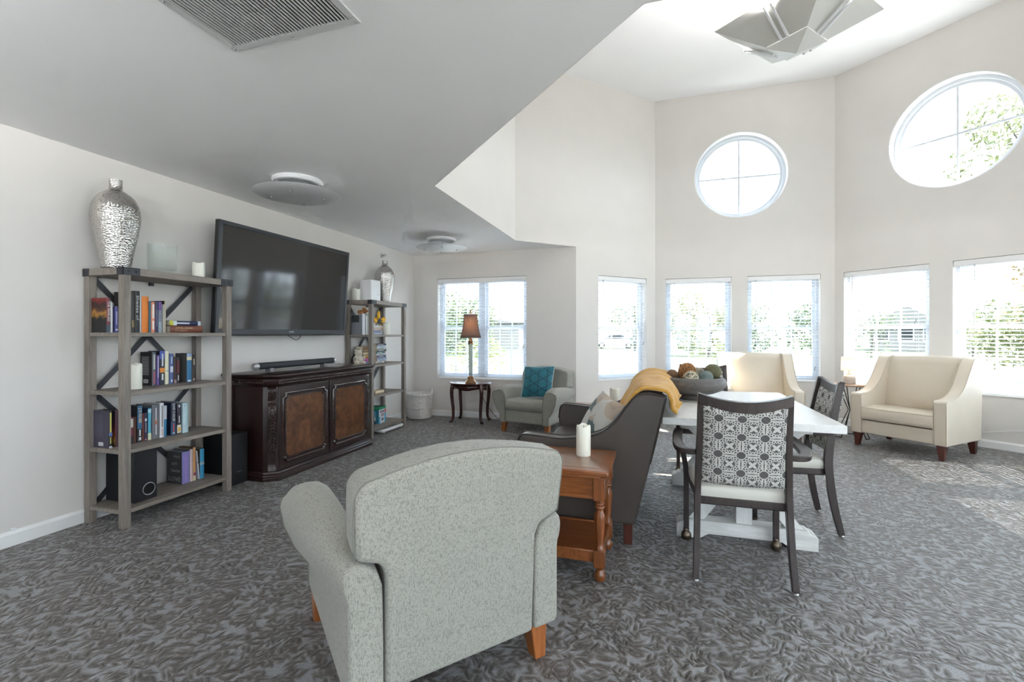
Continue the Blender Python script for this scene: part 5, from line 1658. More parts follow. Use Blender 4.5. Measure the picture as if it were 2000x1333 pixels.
book('dark violet paperback with a white disc on its spine', X3, 2.3940, z, 0.021, 0.196, 0.12, (0.040,0.028,0.065), marks=((0.70,0.80,0.6,(0.66,0.68,0.72)),(0.3,0.65,0.2,(0.4,0.4,0.45)),(0.02,0.07,0.6,(0.5,0.2,0.25))), group=G3)
book('sky blue paperback on the third shelf', X3, 2.4210, z, 0.023, 0.224, 0.13, (0.10,0.42,0.58), bands=((0.0,0.22,(0.60,0.64,0.42)),(0.86,0.97,(0.45,0.62,0.72))), cover2=(0.02,0.05,0.11), group=G3)
book('thick grey hardback with white script on the third shelf', X3, 2.4640, z, 0.052, 0.245, 0.16, (0.16,0.165,0.185), marks=((0.12,0.42,0.16,(0.62,0.62,0.62)),(0.50,0.90,0.14,(0.62,0.62,0.62)),(0.42,0.54,0.3,(0.50,0.16,0.10))), group=G3)
book('white hardback with black letters on the third shelf', X3, 2.5075, z, 0.031, 0.249, 0.16, (0.68,0.68,0.71), marks=((0.3,0.93,0.22,(0.16,0.16,0.17)),(0.06,0.24,0.18,(0.45,0.25,0.25))), group=G3)
book('thin book with a white top and blue lower spine', X3-0.004, 2.5355, z, 0.021, 0.226, 0.14, (0.03,0.20,0.35), bands=((0.56,1.0,(0.50,0.53,0.60)),), group=G3)
book('navy hardback with large white lettering on the third shelf', X3, 2.5925, z, 0.038, 0.244, 0.155, (0.016,0.020,0.050), [('CLIVE CUSSLER', 0.97, 0.42, 0)], (0.78,0.78,0.78), bands=((0.0,0.40,(0.03,0.08,0.16)),), marks=((0.10,0.36,0.22,(0.55,0.08,0.09)),(0.04,0.08,0.4,(0.5,0.5,0.55))), tsize=0.026, group=G3)
book('dark purple paperback with an orange flower at the spine foot', X3, 2.6355, z, 0.030, 0.227, 0.14, (0.045,0.036,0.060), bands=((0.03,0.30,(0.72,0.66,0.50)),), marks=((0.10,0.20,0.5,(0.80,0.36,0.03)),(0.36,0.60,0.2,(0.6,0.6,0.6)),(0.88,0.96,0.4,(0.6,0.6,0.65))), group=G3)
book('pale icy blue hardback ending the third shelf', X3, 2.6865, z, 0.045, 0.227, 0.15, (0.50,0.66,0.72), marks=((0.85,0.95,0.5,(0.42,0.56,0.62)),), group=G3)

G4 = 'books on the bottom shelf of the near bookcase'
X4 = -3.435; z = S1[3]+0.0003
b = book('lavender-spined book with a chalkboard lettered cover on the bottom shelf', X4, 2.6835, z, 0.062, 0.241, 0.155, (0.24,0.22,0.52), marks=((0.08,0.92,0.14,(0.38,0.24,0.55)),), front=cmat((0.055,0.055,0.058)), group=G4, pages=plain('pale_blue_pages', (0.40,0.45,0.52), 0.8))
for tx, sz, xx, zz, wd in (('PEACE', 0.022, -0.050, 0.205, 0.062), ('JOY', 0.030, -0.075, 0.150, 0.060), ('Cherish', 0.030, -0.068, 0.098, 0.095), ('LOVE', 0.045, -0.075, 0.034, 0.120)):
    lettering(tx, sz, cmat((0.36,0.36,0.36)), b, frame_matrix((xx, -0.0314, zz), (1,0,0), (0,-1,0)), width=wd)
book('pale pink book beside the lavender one', X4, 2.7290, z, 0.025, 0.249, 0.15, (0.66,0.52,0.53), cover2=(0.20,0.19,0.19), group=G4)
book('orange-tan paperback with a purple mark on the bottom shelf', X4, 2.7540, z, 0.023, 0.258, 0.15, (0.66,0.36,0.16), bands=((0.0,0.14,(0.70,0.58,0.36)),), marks=((0.16,0.24,0.7,(0.30,0.06,0.20)),(0.3,0.9,0.25,(0.55,0.25,0.09))), cover2=(0.16,0.08,0.04), group=G4)
book('thin white magazine leaning between the tan and bright blue books', X4, 2.795, z+0.001, 0.010, 0.225, 0.15, (0.60,0.62,0.70), marks=((0.56,0.62,0.8,(0.06,0.08,0.16)),), rot=(radians(5.5),0,0), group=G4)
book('bright blue book at the end of the bottom shelf', X4, 2.8185, z, 0.036, 0.232, 0.14, (0.05,0.32,0.55), bands=((0.46,0.55,(0.42,0.50,0.55)),), cover2=(0.07,0.05,0.03), group=G4)

# ================================================================== things on the near bookcase
def make_hammered():
    m, nt, b = nt_new('hammered_silver')
    t = nt.nodes.new('ShaderNodeTexCoord'); sx = nt.nodes.new('ShaderNodeSeparateXYZ'); lk(nt, t.outputs['Object'], sx.inputs[0])
    a = math_n(nt, 'ARCTAN2', sx.outputs[1], sx.outputs[0])
    cb = nt.nodes.new('ShaderNodeCombineXYZ'); lk(nt, math_n(nt, 'MULTIPLY', a, 7.5), cb.inputs[0]); lk(nt, math_n(nt, 'MULTIPLY', sx.outputs[2], 105), cb.inputs[1])
    vo = nt.nodes.new('ShaderNodeTexVoronoi'); vo.voronoi_dimensions = '2D'; vo.feature = 'SMOOTH_F1'; vo.inputs['Scale'].default_value = 1.0; vo.inputs['Randomness'].default_value = 0.8; vo.inputs['Smoothness'].default_value = 0.3
    lk(nt, cb.outputs[0], vo.inputs['Vector'])
    lk(nt, ramp(nt, vo.outputs['Distance'], [(0.1, (0.66,0.64,0.61)), (0.7, (0.46,0.44,0.42))]), b.inputs['Base Color'])
    b.inputs['Metallic'].default_value = 1.0; b.inputs['Roughness'].default_value = 0.17
    bump(nt, b, vo.outputs['Distance'], 0.55, 0.005)
    return m
M_hammer = make_hammered()
def make_vase(label, loc, k):
    root = thing('vase', label, 'vase', loc, 0, 'hammered silver vases')
    prof = [(0.0001,0.0),(0.072,0.0),(0.078,0.004),(0.084,0.03),(0.098,0.12),(0.118,0.22),(0.132,0.31),(0.135,0.36),(0.128,0.42),(0.104,0.475),(0.070,0.510),(0.044,0.528),(0.036,0.540),(0.035,0.570),(0.037,0.600),(0.032,0.602),(0.029,0.597),(0.028,0.545)]
    pts = [Vector((r,z_,0)) for r, z_ in prof[2:13]]
    sm = smooth_path(pts, 4)
    pr = prof[:2] + [(p.x,p.y) for p in sm] + prof[13:]
    m = MB(); m.lathe([(r*k, z_*k) for r, z_ in pr], (0,0,0), 56); m.build('vase_body', M_hammer, root, angle=60)
    return root
make_vase('tall hammered silver bottle vase on the near bookcase', (-3.475, 2.225, 1.6825), 1.0)
make_vase('hammered silver bottle vase on the far bookcase beside the white box', (-3.45, 5.43, 1.6605), 0.93)

def glass_mat(name, tint, refl=0.10):
    m = bpy.data.materials.new(name); m.use_nodes = True; nt = m.node_tree; nt.nodes.clear()
    o = nt.nodes.new('ShaderNodeOutputMaterial'); t = nt.nodes.new('ShaderNodeBsdfTransparent'); t.inputs[0].default_value = (*tint, 1)
    g = nt.nodes.new('ShaderNodeBsdfGlossy'); g.inputs['Roughness'].default_value = 0.03
    lw = nt.nodes.new('ShaderNodeLayerWeight'); lw.inputs[0].default_value = 0.35
    mx = nt.nodes.new('ShaderNodeMixShader'); lk(nt, math_n(nt, 'MULTIPLY_ADD', lw.outputs['Facing'], 0.13, refl*0.10), mx.inputs[0])
    lk(nt, t.outputs[0], mx.inputs[1]); lk(nt, g.outputs[0], mx.inputs[2]); lk(nt, mx.outputs[0], o.inputs[0])
    return m
root = thing('hurricane_glass', 'clear glass hurricane vase on top of the near bookcase', 'glass vase', (-3.44, 2.51, 1.6803))
m = MB(); m.lathe([(0.0001,0.0),(0.066,0.0),(0.070,0.004),(0.070,0.020),(0.060,0.026),(0.086,0.034),(0.090,0.042),(0.091,0.225),(0.088,0.225),(0.087,0.045),(0.080,0.038),(0.0001,0.036)], (0,0,0), 48)
m.build('glass_wall', glass_mat('clear_glass', (0.96,0.975,0.97), 0.12), root, angle=50)

def make_speaker(label, loc, dx, dy, dz, port):
    root = thing('subwoofer', label, 'speaker', loc)
    m = MB(); m.box((-dx/2,-dy/2,0.004),(dx/2-0.012,dy/2,dz)); m.build('cabinet', M_blackmat, root, bevel=0.004)
    m = MB(); m.box((dx/2-0.012,-dy/2,0.004),(dx/2,dy/2,dz)); fr = m.build('front_baffle', M_black, root, bevel=0.003)
    if port:
        c = Vector((dx/2, 0.022, 0.075))
        m = MB(); m.tube([c+Vector((0.001, 0.040*cos(2*pi*k/36), 0.040*sin(2*pi*k/36))) for k in range(36)], 0.0028, 8, close=True); m.build('port_ring', M_steel, fr)
        m = MB(); m.cyl(c+Vector((-0.001,0,0)), c+Vector((0.0008,0,0)), 0.038, 32); m.build('port', plain('port_black', (0.002,0.002,0.002), 0.9), fr)
    else:
        m = MB(); m.box((dx/2,-dy*0.12,0.105),(dx/2+0.001,dy*0.16,0.110)); m.build('badge', plain('badge_grey', (0.12,0.13,0.15), 0.4), fr)
    for sx in (-1, 1):
        for sy in (-1, 1):
            m = MB(); m.cyl((sx*(dx/2-0.03),sy*(dy/2-0.03),0),(sx*(dx/2-0.03),sy*(dy/2-0.03),0.005),0.012,12); m.build('rubber_foot', M_wick, root)
make_speaker('black subwoofer with a chrome-ringed port on the bottom bookcase shelf', (-3.475, 2.325, S1[3]+0.0002), 0.265, 0.155, 0.345, True)
make_speaker('black subwoofer on the carpet between bookcase and carved cabinet', (-3.478, 3.065, 0.0), 0.285, 0.175, 0.425, False)

# ================================================================== television and soundbar
def make_tv():
    W, H = 1.672, 0.952
    tilt = radians(3.4)
    root = thing('television', 'large flat black television mounted tilted on the wall', 'television', (-3.455, 3.775, 1.236))
    R = Matrix.Rotation(tilt, 4, 'Y')
    def T(a, b, m): m.box(a, b, R); return m
    m = T((-0.045,-W/2,0),(0.0,W/2,H), MB()); m.build('casing', M_black, root, bevel=0.006)
    m = MB(); bz = 0.033; bb = 0.058
    T((0.0,-W/2+0.002,0.014),(0.008,W/2-0.002,bb), m); T((0.0,-W/2+0.002,H-bz),(0.008,W/2-0.002,H-0.002), m); T((0.0,-W/2+0.002,bb),(0.008,-W/2+bz,H-bz), m); T((0.0,W/2-bz,bb),(0.008,W/2-0.002,H-bz), m)
    mb_, nt, b_ = nt_new('tv_bezel'); lk(nt, ramp(nt, noise(nt, coord(nt), 30, 2), [(0.3,(0.030,0.033,0.042)),(0.7,(0.036,0.040,0.050))]), b_.inputs['Base Color']); b_.inputs['Roughness'].default_value = 0.32
    bez = m.build('bezel', mb_, root, bevel=0.002)
    ms, nt, b_ = nt_new('tv_screen'); lk(nt, ramp(nt, noise(nt, coord(nt), 3, 3), [(0.3,(0.006,0.005,0.006)),(0.7,(0.008,0.007,0.008))]), b_.inputs['Base Color']); b_.inputs['Roughness'].default_value = 0.07; b_.inputs['Specular IOR Level'].default_value = 0.7
    m = T((0.0,-W/2+bz,bb),(0.003,W/2-bz,H-bz), MB()); m.build('screen', ms, root, smooth=False)
    lettering('SHARP', 0.022, plain('logo_silver', (0.5,0.5,0.52), 0.3, metal=0.6), bez, R @ frame_matrix((0.0086, 0.0, 0.036), (0,1,0), (1,0,0)), name='logo')
    m = MB(); m.box((-0.185,-0.30,0.25),(-0.040,0.30,0.66)); m.build('wall_mount', M_iron, root, bevel=0.004)
    m = MB(); m.tube(smooth_path([(-0.10,0.02,0.03),(-0.06,0.06,-0.015),(-0.05,0.13,-0.045),(-0.06,0.20,-0.015),(-0.10,0.24,0.03)],6), 0.0035, 6); m.build('cable', M_black, root)
make_tv()

# carved cabinet below the television
def make_cabinet():
    y0, y1, xb, xf = 3.165, 4.685, -3.618, -3.085
    ox, oy = -3.35, (y0+y1)/2
    root = thing('carved_cabinet', 'dark mahogany carved sideboard with two burl door panels under the television', 'cabinet', (ox, oy, 0))
    hy = (y1-y0)/2
    def foot(g, c):   # footprint grown by g, chamfer c, in local x, y
        X0, X1, Y = xb-ox, xf-ox+g, hy+g
        return [(X0,-Y),(X1-c,-Y),(X1,-Y+c*0.75),(X1,Y-c*0.75),(X1-c,Y),(X0,Y)]
    def slab(name, levels, mat, parent, bevel=0.003):
        m = MB(); rings = []
        for (g, zz) in levels: rings.append([(x,y,zz) for x,y in foot(g, 0.10)])
        m.loft(rings); return m.build(name, mat, parent, bevel=bevel)
    slab('plinth', [(0.0,0),(0.0,0.028),(-0.012,0.034),(-0.012,0.046),(-0.024,0.054),(-0.028,0.070),(-0.034,0.072)], M_mahog_y, root, 0.002)
    slab('body', [(-0.045,0.07),(-0.045,0.815)], M_mahog, root, 0.003)
    fz = slab('frieze', [(-0.040,0.795),(-0.030,0.800),(-0.022,0.815),(-0.012,0.842),(-0.010,0.862),(-0.018,0.868)], M_mahog_y, root, 0.002)
    slab('top', [(-0.016,0.866),(0.002,0.872),(0.014,0.886),(0.022,0.890),(0.022,0.902),(0.016,0.906)], M_mahog_y, root, 0.002)
    # carved leaf rope along the frieze
    M_hi = plain('carved_mahogany', (0.030,0.013,0.010), 0.26, coat=0.35, var=0.2, vscale=40)
    mm = MB(); mm.sphere((0,0,0), 1.0, 8, 5, (0.010,0.017,0.009)); 
    Xf = xf-ox-0.014
    n = 62
    for row, (zz, tw) in enumerate(((0.850, 0.55), (0.826, -0.55))):
        m = MB()
        for i in range(n):
            yy = -hy+0.085+(2*hy-0.17)*(i+0.5)/n
            M = Matrix.Translation((Xf-(0.004 if row else 0.0), yy, zz)) @ Matrix.Rotation(tw, 4, 'X')
            m.add(mm.v, mm.f, M)
        o = m.build('leaf_rope', M_hi, fz, angle=80); o['kind'] = 'stuff'
    m = MB()
    for i in range(16):
        for s in (-1,):
            M = Matrix.Translation((xb-ox+0.03+0.395*(i+0.5)/16, s*(hy-0.012), 0.838)) @ Matrix.Rotation(pi/2, 4, 'Z') @ Matrix.Rotation(0.5, 4, 'X')
            m.add(mm.v, mm.f, M)
    m.build('leaf_rope', M_hi, fz, angle=80)
    # burl doors with notched frames
    mbur, nt, b = nt_new('burl_veneer')
    v = coord(nt)
    f1 = noise(nt, v, 4.2, 5, 0.6, 2.2); f2 = noise(nt, v, 11, 4, 0.6, 1.2)
    f = math_n(nt, 'ADD', math_n(nt, 'MULTIPLY', f1, 0.65), math_n(nt, 'MULTIPLY', f2, 0.35))
    lk(nt, ramp(nt, f, [(0.34, (0.035,0.012,0.006)), (0.48, (0.105,0.038,0.014)), (0.60, (0.165,0.066,0.024)), (0.70, (0.080,0.030,0.012))]), b.inputs['Base Color'])
    b.inputs['Roughness'].default_value = 0.3; b.inputs['Coat Weight'].default_value = 0.4; b.inputs['Coat Roughness'].default_value = 0.15
    XF = xf-ox-0.045
    def notched(a0, a1, b0, b1, c, n=6):
        p = []
        for (cx, cz, s0) in ((a1, b1, 270), (a0, b1, 360), (a0, b0, 90), (a1, b0, 180)):
            p += [(cx+c*cos(radians(s0-90*i/n)), cz+c*sin(radians(s0-90*i/n))) for i in range(n+1)]
        return p
    def strip(poly, x0, prof, name, mat, parent):
        # moulding swept round a closed outline in y, z
        n_ = len(poly); cy = sum(p[0] for p in poly)/n_; cz = sum(p[1] for p in poly)/n_
        a = [p[0] for p in poly]; b_ = [p[1] for p in poly]
        hw, hh = (max(a)-min(a))/2, (max(b_)-min(b_))/2
        m = MB(); q = len(prof); vs = []; fs = []
        for (y_, z_) in poly:
            for (ins, out) in prof:
                vs.append((x0+out, cy+(y_-cy)*(1-ins/hw), cz+(z_-cz)*(1-ins/hh)))
        for i in range(n_):
            j = (i+1) % n_
            for k in range(q-1):
                fs.append((i*q+k, i*q+k+1, j*q+k+1, j*q+k))
        m.add(vs, fs); return m.build(name, mat, parent, angle=35)
    for (a0, a1) in ((3.285, 3.900), (3.945, 4.560)):
        a0 -= oy; a1 -= oy
        m = MB(); m.box((XF,a0-0.012,0.085),(XF+0.012,a1+0.012,0.790)); dr = m.build('door', M_mahog, root, bevel=0.003)
        b0, b1 = 0.128, 0.742
        strip(notched(a0+0.018,a1-0.018,b0,b1,0.040), XF+0.012, [(-0.003,0.0),(0.001,0.010),(0.010,0.013),(0.018,0.006),(0.022,0.001)], 'door_moulding', M_hi, dr)
        strip(notched(a0+0.052,a1-0.052,b0+0.034,b1-0.034,0.030), XF+0.010, [(-0.004,0.0),(0.002,0.010),(0.010,0.011),(0.016,0.003)], 'panel_moulding', M_hi, dr)
        m = MB(); m.prism(notched(a0+0.060,a1-0.060,b0+0.042,b1-0.042,0.028), 'x', XF+0.010, XF+0.0145); m.build('burl_panel', mbur, dr, bevel=0.002)
    # scrolled corner pilasters with carved leaves
    leaf = MB(); leaf.sphere((0,0,0), 1.0, 8, 5, (0.006,0.030,0.008))
    def pilaster(px, py, dx, dy):
        d = Vector((dx, dy, 0)).normalized(); t = Vector((-d.y, d.x, 0))
        prof = [(0.010,0.795),(0.030,0.780),(0.034,0.745),(0.020,0.700),(0.010,0.672),(0.016,0.655),(0.040,0.625),(0.052,0.575),(0.048,0.500),(0.036,0.400),(0.024,0.280),(0.016,0.180),(0.014,0.120),(0.022,0.085),(0.024,0.072)]
        pr = smooth_path([Vector((a, b_, 0)) for a, b_ in prof], 3)
        rings = []
        for p in pr:
            w = 0.032
            base = Vector((px, py, p.y))
            rings.append([base-t*w-d*0.03, base-t*w+d*p.x*0.8, base-t*w*0.5+d*p.x, base+t*w*0.5+d*p.x, base+t*w+d*p.x*0.8, base+t*w-d*0.03])
        m = MB(); m.loft(rings); pl_ = m.build('pilaster', M_mahog, root, angle=50)
        m = MB()
        for (za, zb, n_) in ((0.700, 0.770, 3), (0.200, 0.620, 15)):
            for i in range(n_):
                zz = za+(zb-za)*(i+0.5)/n_
                off = min(pr, key=lambda p: abs(p.y-zz)).x
                for s in (-1, 1):
                    c = Vector((px, py, zz))+d*(off+0.001)+t*s*0.013
                    bx = (t*s*0.55+Vector((0,0,-0.83))).normalized(); bn = d; by = bn.cross(bx)
                    M = Matrix(((by.x,bx.x,bn.x,c.x),(by.y,bx.y,bn.y,c.y),(by.z,bx.z,bn.z,c.z),(0,0,0,1))) @ Matrix.Diagonal((0.9,0.72,1,1))
                    m.add(leaf.v, leaf.f, M)
        m.build('carved_leaves', M_hi, pl_, angle=80)
    cx = xf-ox-0.095
    pilaster(cx, -hy+0.092, 0.75, -0.66); pilaster(cx, hy-0.092, 0.75, 0.66)
    pilaster(xb-ox+0.035, -hy+0.045, 0, -1); pilaster(xb-ox+0.035, hy-0.045, 0, 1)
make_cabinet()
def make_soundbar():
    root = thing('soundbar', 'long black soundbar on short feet on top of the carved cabinet', 'soundbar', (-3.375, 3.79, 0.9062))
    m = MB(); m.tube([(0,-0.50,0.058),(0,0.50,0.058)], 0.031, 24); m.build('bar', plain('speaker_cloth', (0.022,0.025,0.030), 0.7, bstr=0.3, bscale=700), root, angle=50)
    for s in (-1, 1):
        m = MB(); m.tube([(0,s*0.50,0.058),(0,s*0.53,0.058),(0,s*0.545,0.058)], [0.0315,0.0305,0.020], 24); m.build('end_cap', plain('silver_plastic', (0.45,0.45,0.45), 0.35, metal=0.5), root, angle=50)
        m = MB(); m.box((-0.028,s*0.36-0.022,0),(0.028,s*0.36+0.022,0.036)); m.build('foot', plain('grey_plastic', (0.14,0.14,0.15), 0.4), root, bevel=0.003)
make_soundbar()

# ================================================================== far bookcase contents
G5 = 'white-paged books upright on the far bookcase'
z = S2[0]+0.0003
fx = -3.42
b = book('grey book with a dark panel on its cover, upright on the far bookcase', fx, 4.925, z, 0.055, 0.245, 0.155, (0.62,0.62,0.66), front=cmat((0.22,0.23,0.26)), group=G5)
m = MB(); m.box((-0.150,-0.0290,0.150),(-0.045,-0.0282,0.235)); m.build('cover_panel', cmat((0.05,0.05,0.055)), b, smooth=False)
book('thin white book in the middle of the upright trio', fx, 4.985, z, 0.034, 0.235, 0.17, (0.66,0.66,0.64), group=G5)
book('white book with faint green edge ending the upright trio', fx, 5.035, z, 0.042, 0.240, 0.17, (0.68,0.69,0.68), marks=((0.1,0.8,0.2,(0.45,0.5,0.5)),), group=G5)
G6 = 'books lying in the stack below the yellow flower'
for i, (lab, th, c) in enumerate((('white book at the bottom of the stack under the yellow flower', 0.026, (0.55,0.58,0.66)), ('pale blue and white book second in the stack under the flower', 0.026, (0.24,0.30,0.46)), ('pale pink book third in the stack under the flower', 0.030, (0.62,0.50,0.46)), ('white book on top of the stack under the flower', 0.034, (0.68,0.66,0.62)))):
    book(lab, -3.40, 5.095, z+th/2, th, 0.205, 0.15, c, rot=FL, bands=((0.80,1.0,(0.66,0.66,0.64)),) if i == 1 else (), group=G6)
    z += th+0.0004
zf = z
def make_flower():
    root = thing('artificial_flower', 'artificial flower with big yellow petals behind the candle', 'flower', (-3.52, 5.345, zf))
    my = plain('yellow_petal', (0.85,0.45,0.02), 0.6, var=0.15, vscale=12)
    mg = plain('grey_leaf', (0.10,0.13,0.15), 0.7, var=0.2)
    def petal(base, tip, wid, bend, mat, name):
        base = Vector(base); tip = Vector(tip); ax = tip-base; L = ax.length; ax.normalize(); sd = ax.cross(Vector((1,0,0))).normalized(); nr = sd.cross(ax)
        def fn(u, v):
            w = wid*sin(pi*min(1, u*1.02))**0.8*(0.45+0.8*u if u < 0.6 else 1.0-0.15*(u-0.6))
            s_ = 2*v-1
            return base+ax*L*u+sd*w*s_+nr*(bend*sin(pi*u)-0.35*abs(w)*s_*s_)
        m = MB(); m.grid(10, 7, fn); m.build(name, mat, root, solid=0.004, angle=80)
    c = Vector((0.0,0.02,0.055))
    petal(c, (0.03,0.015,0.20), 0.046, 0.02, my, 'petal'); petal(c, (0.06,-0.15,0.080), 0.044, 0.02, my, 'petal')
    petal(c, (0.03,0.18,0.095), 0.044, 0.03, my, 'petal'); petal(c, (0.02,0.20,-0.100), 0.036, 0.01, my, 'petal')
    for k in range(7):
        a = 2*pi*k/7+0.3
        petal(c, (0.05,0.02+0.055*cos(a),0.055+0.055*sin(a)), 0.011, 0.01, mg, 'leaf')
    m = MB(); m.sphere(tuple(c), 0.022, 14, 8); m.cyl(tuple(c), (-0.02,0.02,0.0), 0.004, 6); m.build('flower_head', mg, root)
make_flower()
def plush(name, label, loc, rz, blobs, mat, extra=()):
    root = thing(name, label, 'plush toy', loc, rz)
    m = MB()
    for c, r, sc in blobs: m.sphere(c, r, 18, 12, sc)
    o = m.build('plush_body', mat, root, angle=80)
    rm = o.modifiers.new('remesh', 'REMESH'); rm.mode = 'VOXEL'; rm.voxel_size = 0.005; rm.use_smooth_shade = True
    for nm, c, r, mt in extra:
        mm = MB(); mm.sphere(c, r, 10, 6); mm.build(nm, mt, root)
    return root
M_fur = plain('cream_plush', (0.62,0.56,0.46), 0.95, var=0.12, vscale=40, bstr=0.5, bscale=260, sheen=0.4)
M_furb = plain('brown_plush', (0.34,0.15,0.055), 0.95, var=0.2, vscale=30, bstr=0.4, bscale=260)
M_furw = plain('white_plush', (0.70,0.68,0.65), 0.95, var=0.1, vscale=30, bstr=0.4, bscale=260)
eye = plain('toy_eye', (0.01,0.01,0.01), 0.2)
plush('teddy_bear', 'cream plush bear sitting on the second shelf of the far bookcase', (-3.50, 4.925, S2[1]), radians(-25),
      [((0,0,0.060),0.058,(1,1.05,1.05)),((0.008,0,0.140),0.042,(1,1.1,1)),((0.045,0,0.130),0.018,(1,1,0.8)),((0,-0.036,0.175),0.014,(1,1,1)),((0,0.036,0.175),0.014,(1,1,1)),((0.050,-0.042,0.024),0.026,(1.4,1,0.9)),((0.050,0.042,0.024),0.026,(1.4,1,0.9)),((0.035,-0.055,0.085),0.020,(1.3,0.9,1.3)),((0.035,0.055,0.085),0.020,(1.3,0.9,1.3))], M_fur,
      [('eye',(0.042,-0.014,0.152),0.004,eye),('eye',(0.042,0.014,0.152),0.004,eye),('nose',(0.062,0,0.136),0.005,eye)])
plush('plush_dog', 'brown and orange plush dog lying on the upright books of the far bookcase', (-3.47, 4.975, S2[0]+0.247), 0,
      [((0,-0.045,0.030),0.030,(1,1.6,0.85)),((0.01,0.030,0.050),0.030,(1,1,1.1)),((0.035,0.035,0.042),0.016,(1.2,1,0.8)),((0,0.010,0.072),0.014,(0.8,0.8,1.2)),((0,0.050,0.072),0.014,(0.8,0.8,1.2)),((0.02,-0.085,0.020),0.016,(1.2,1,1))], M_furb, [('nose',(0.055,0.035,0.044),0.005,eye)])
plush('plush_rabbit', 'white plush toy lying beside the brown plush dog on the books', (-3.48, 5.085, S2[0]+0.243), 0,
      [((0,0,0.034),0.038,(1,1.1,0.9)),((0.012,-0.015,0.070),0.026,(1,1,1)),((0.0,0.03,0.075),0.012,(0.8,2.4,0.8)),((0.0,-0.03,0.095),0.011,(0.8,0.8,1.8)),((0.04,0.01,0.018),0.016,(1.4,1,0.9))], M_furw)
# stacked paperbacks on the second shelf
G7 = 'paperbacks stacked on the second shelf of the far bookcase'
rnd = random.Random(5)
pal = [(0.30,0.19,0.10),(0.24,0.15,0.08),(0.40,0.30,0.18),(0.22,0.12,0.07),(0.34,0.24,0.13)]
z = S2[1]+0.0003
names_l = ['bottom', 'second', 'third', 'fourth', 'fifth', 'sixth', 'seventh', 'eighth', 'ninth', 'topmost']
for i, (th, L, c) in enumerate(((0.034,0.160,(0.22,0.22,0.42)),(0.034,0.165,(0.42,0.10,0.28)),(0.040,0.160,(0.40,0.20,0.06)),(0.036,0.170,(0.55,0.44,0.28)),(0.036,0.172,(0.28,0.18,0.10)),(0.036,0.168,(0.24,0.15,0.085)))):
    book('worn brown-edged paperback, %s in the stack behind the plush bear' % (names_l[i] if i < 5 else 'topmost'), -3.47, 5.005-0.004*i, z+th/2, th, L, 0.11, c, rot=(radians(-90),0,0), cover2=(0.28,0.18,0.10), group=G7)
    z += th+0.0004
z = S2[1]+0.0003
cols = [(0.62,0.58,0.48),(0.42,0.46,0.60),(0.30,0.34,0.48),(0.05,0.06,0.09),(0.55,0.58,0.62),(0.05,0.16,0.13),(0.10,0.10,0.11),(0.58,0.60,0.52),(0.50,0.58,0.66),(0.09,0.09,0.12)]
labc = ['cream', 'pale blue', 'slate blue', 'black', 'pale grey', 'dark green', 'charcoal', 'pale yellow', 'light blue', 'dark grey']
for i, c in enumerate(cols):
    th = 0.0245; L = 0.205+0.02*((i*37) % 5-2)/2
    book('%s paperback, %s in the tall stack right of the bear shelf post' % (labc[i], names_l[i]), -3.40+0.006*((i*13) % 5-2)/2, 5.175+0.008*((i*29) % 5-2)/2, z+th/2, th, L, 0.13, c, rot=(radians(-90),0,0), marks=((0.15,0.7,0.3,(0.6,0.6,0.6) if sum(c) < 0.8 else (0.15,0.2,0.3)),), cover2=(0.25,0.17,0.10) if i in (0,1,2) else None, group=G7)
    z += th+0.0004
z = S2[1]+0.0003
for i, (th, c, nm) in enumerate(((0.045,(0.20,0.13,0.08),'brown'),(0.030,(0.28,0.19,0.11),'tan'),(0.030,(0.07,0.11,0.14),'dark blue'),(0.055,(0.62,0.62,0.60),'white'),(0.045,(0.06,0.06,0.08),'black'))):
    book('%s paperback, %s in the short stack squeezed behind the bookcase post' % (nm, names_l[i]), -3.45, 5.125, z+th/2, th, 0.045 if False else 0.105, 0.12, c, rot=(radians(-90),0,radians(0)), group=G7) if False else None
    z += th
book('cream paperback lying alone on the third shelf of the far bookcase', -3.345, 5.060, S2[2]+0.0183, 0.036, 0.190, 0.14, (0.62,0.50,0.33), rot=FL, group='books')

def make_puzzle():
    root = thing('puzzle_box', 'colourful green, white and blue game box on the bottom shelf', 'box', (-3.40, 5.29, S2[3]+0.0002), radians(8))
    m = MB(); m.box((-0.15,-0.085,0),(-0.003,0.115,0.205)); m.build('box_body', cmat((0.035,0.20,0.30)), root, bevel=0.002)
    m = MB(); m.box((-0.003,-0.085,0.0),(0.0,0.115,0.175)); f = m.build('front_print', cmat((0.68,0.70,0.72)), root, smooth=False)
    m = MB(); m.box((-0.151,-0.086,0.175),(0.001,0.116,0.207)); m.build('lid_band', cmat((0.02,0.26,0.13)), root, bevel=0.001)
    m = MB(); m.box((0.0,0.075,0.0),(0.0006,0.115,0.115)); m.box((0.0,-0.085,0.0),(0.0006,-0.050,0.085)); m.build('blue_corner', cmat((0.04,0.38,0.62)), f, smooth=False)
    m = MB(); m.box((0.0,-0.03,0.085),(0.0008,0.065,0.125)); m.build('picture_print', cmat((0.40,0.33,0.36)), f, smooth=False)
    m = MB(); m.box((0.0,-0.01,0.030),(0.0008,0.045,0.062)); m.build('picture_print', cmat((0.10,0.10,0.14)), f, smooth=False)
    m = MB(); m.box((0.0,0.075,0.120),(0.0008,0.113,0.170)); m.build('red_print', cmat((0.60,0.05,0.08)), f, smooth=False)
    m = MB(); m.box((0.0,-0.06,0.135),(0.0008,0.060,0.160)); m.build('title_print', cmat((0.22,0.20,0.24)), f, smooth=False)
make_puzzle()
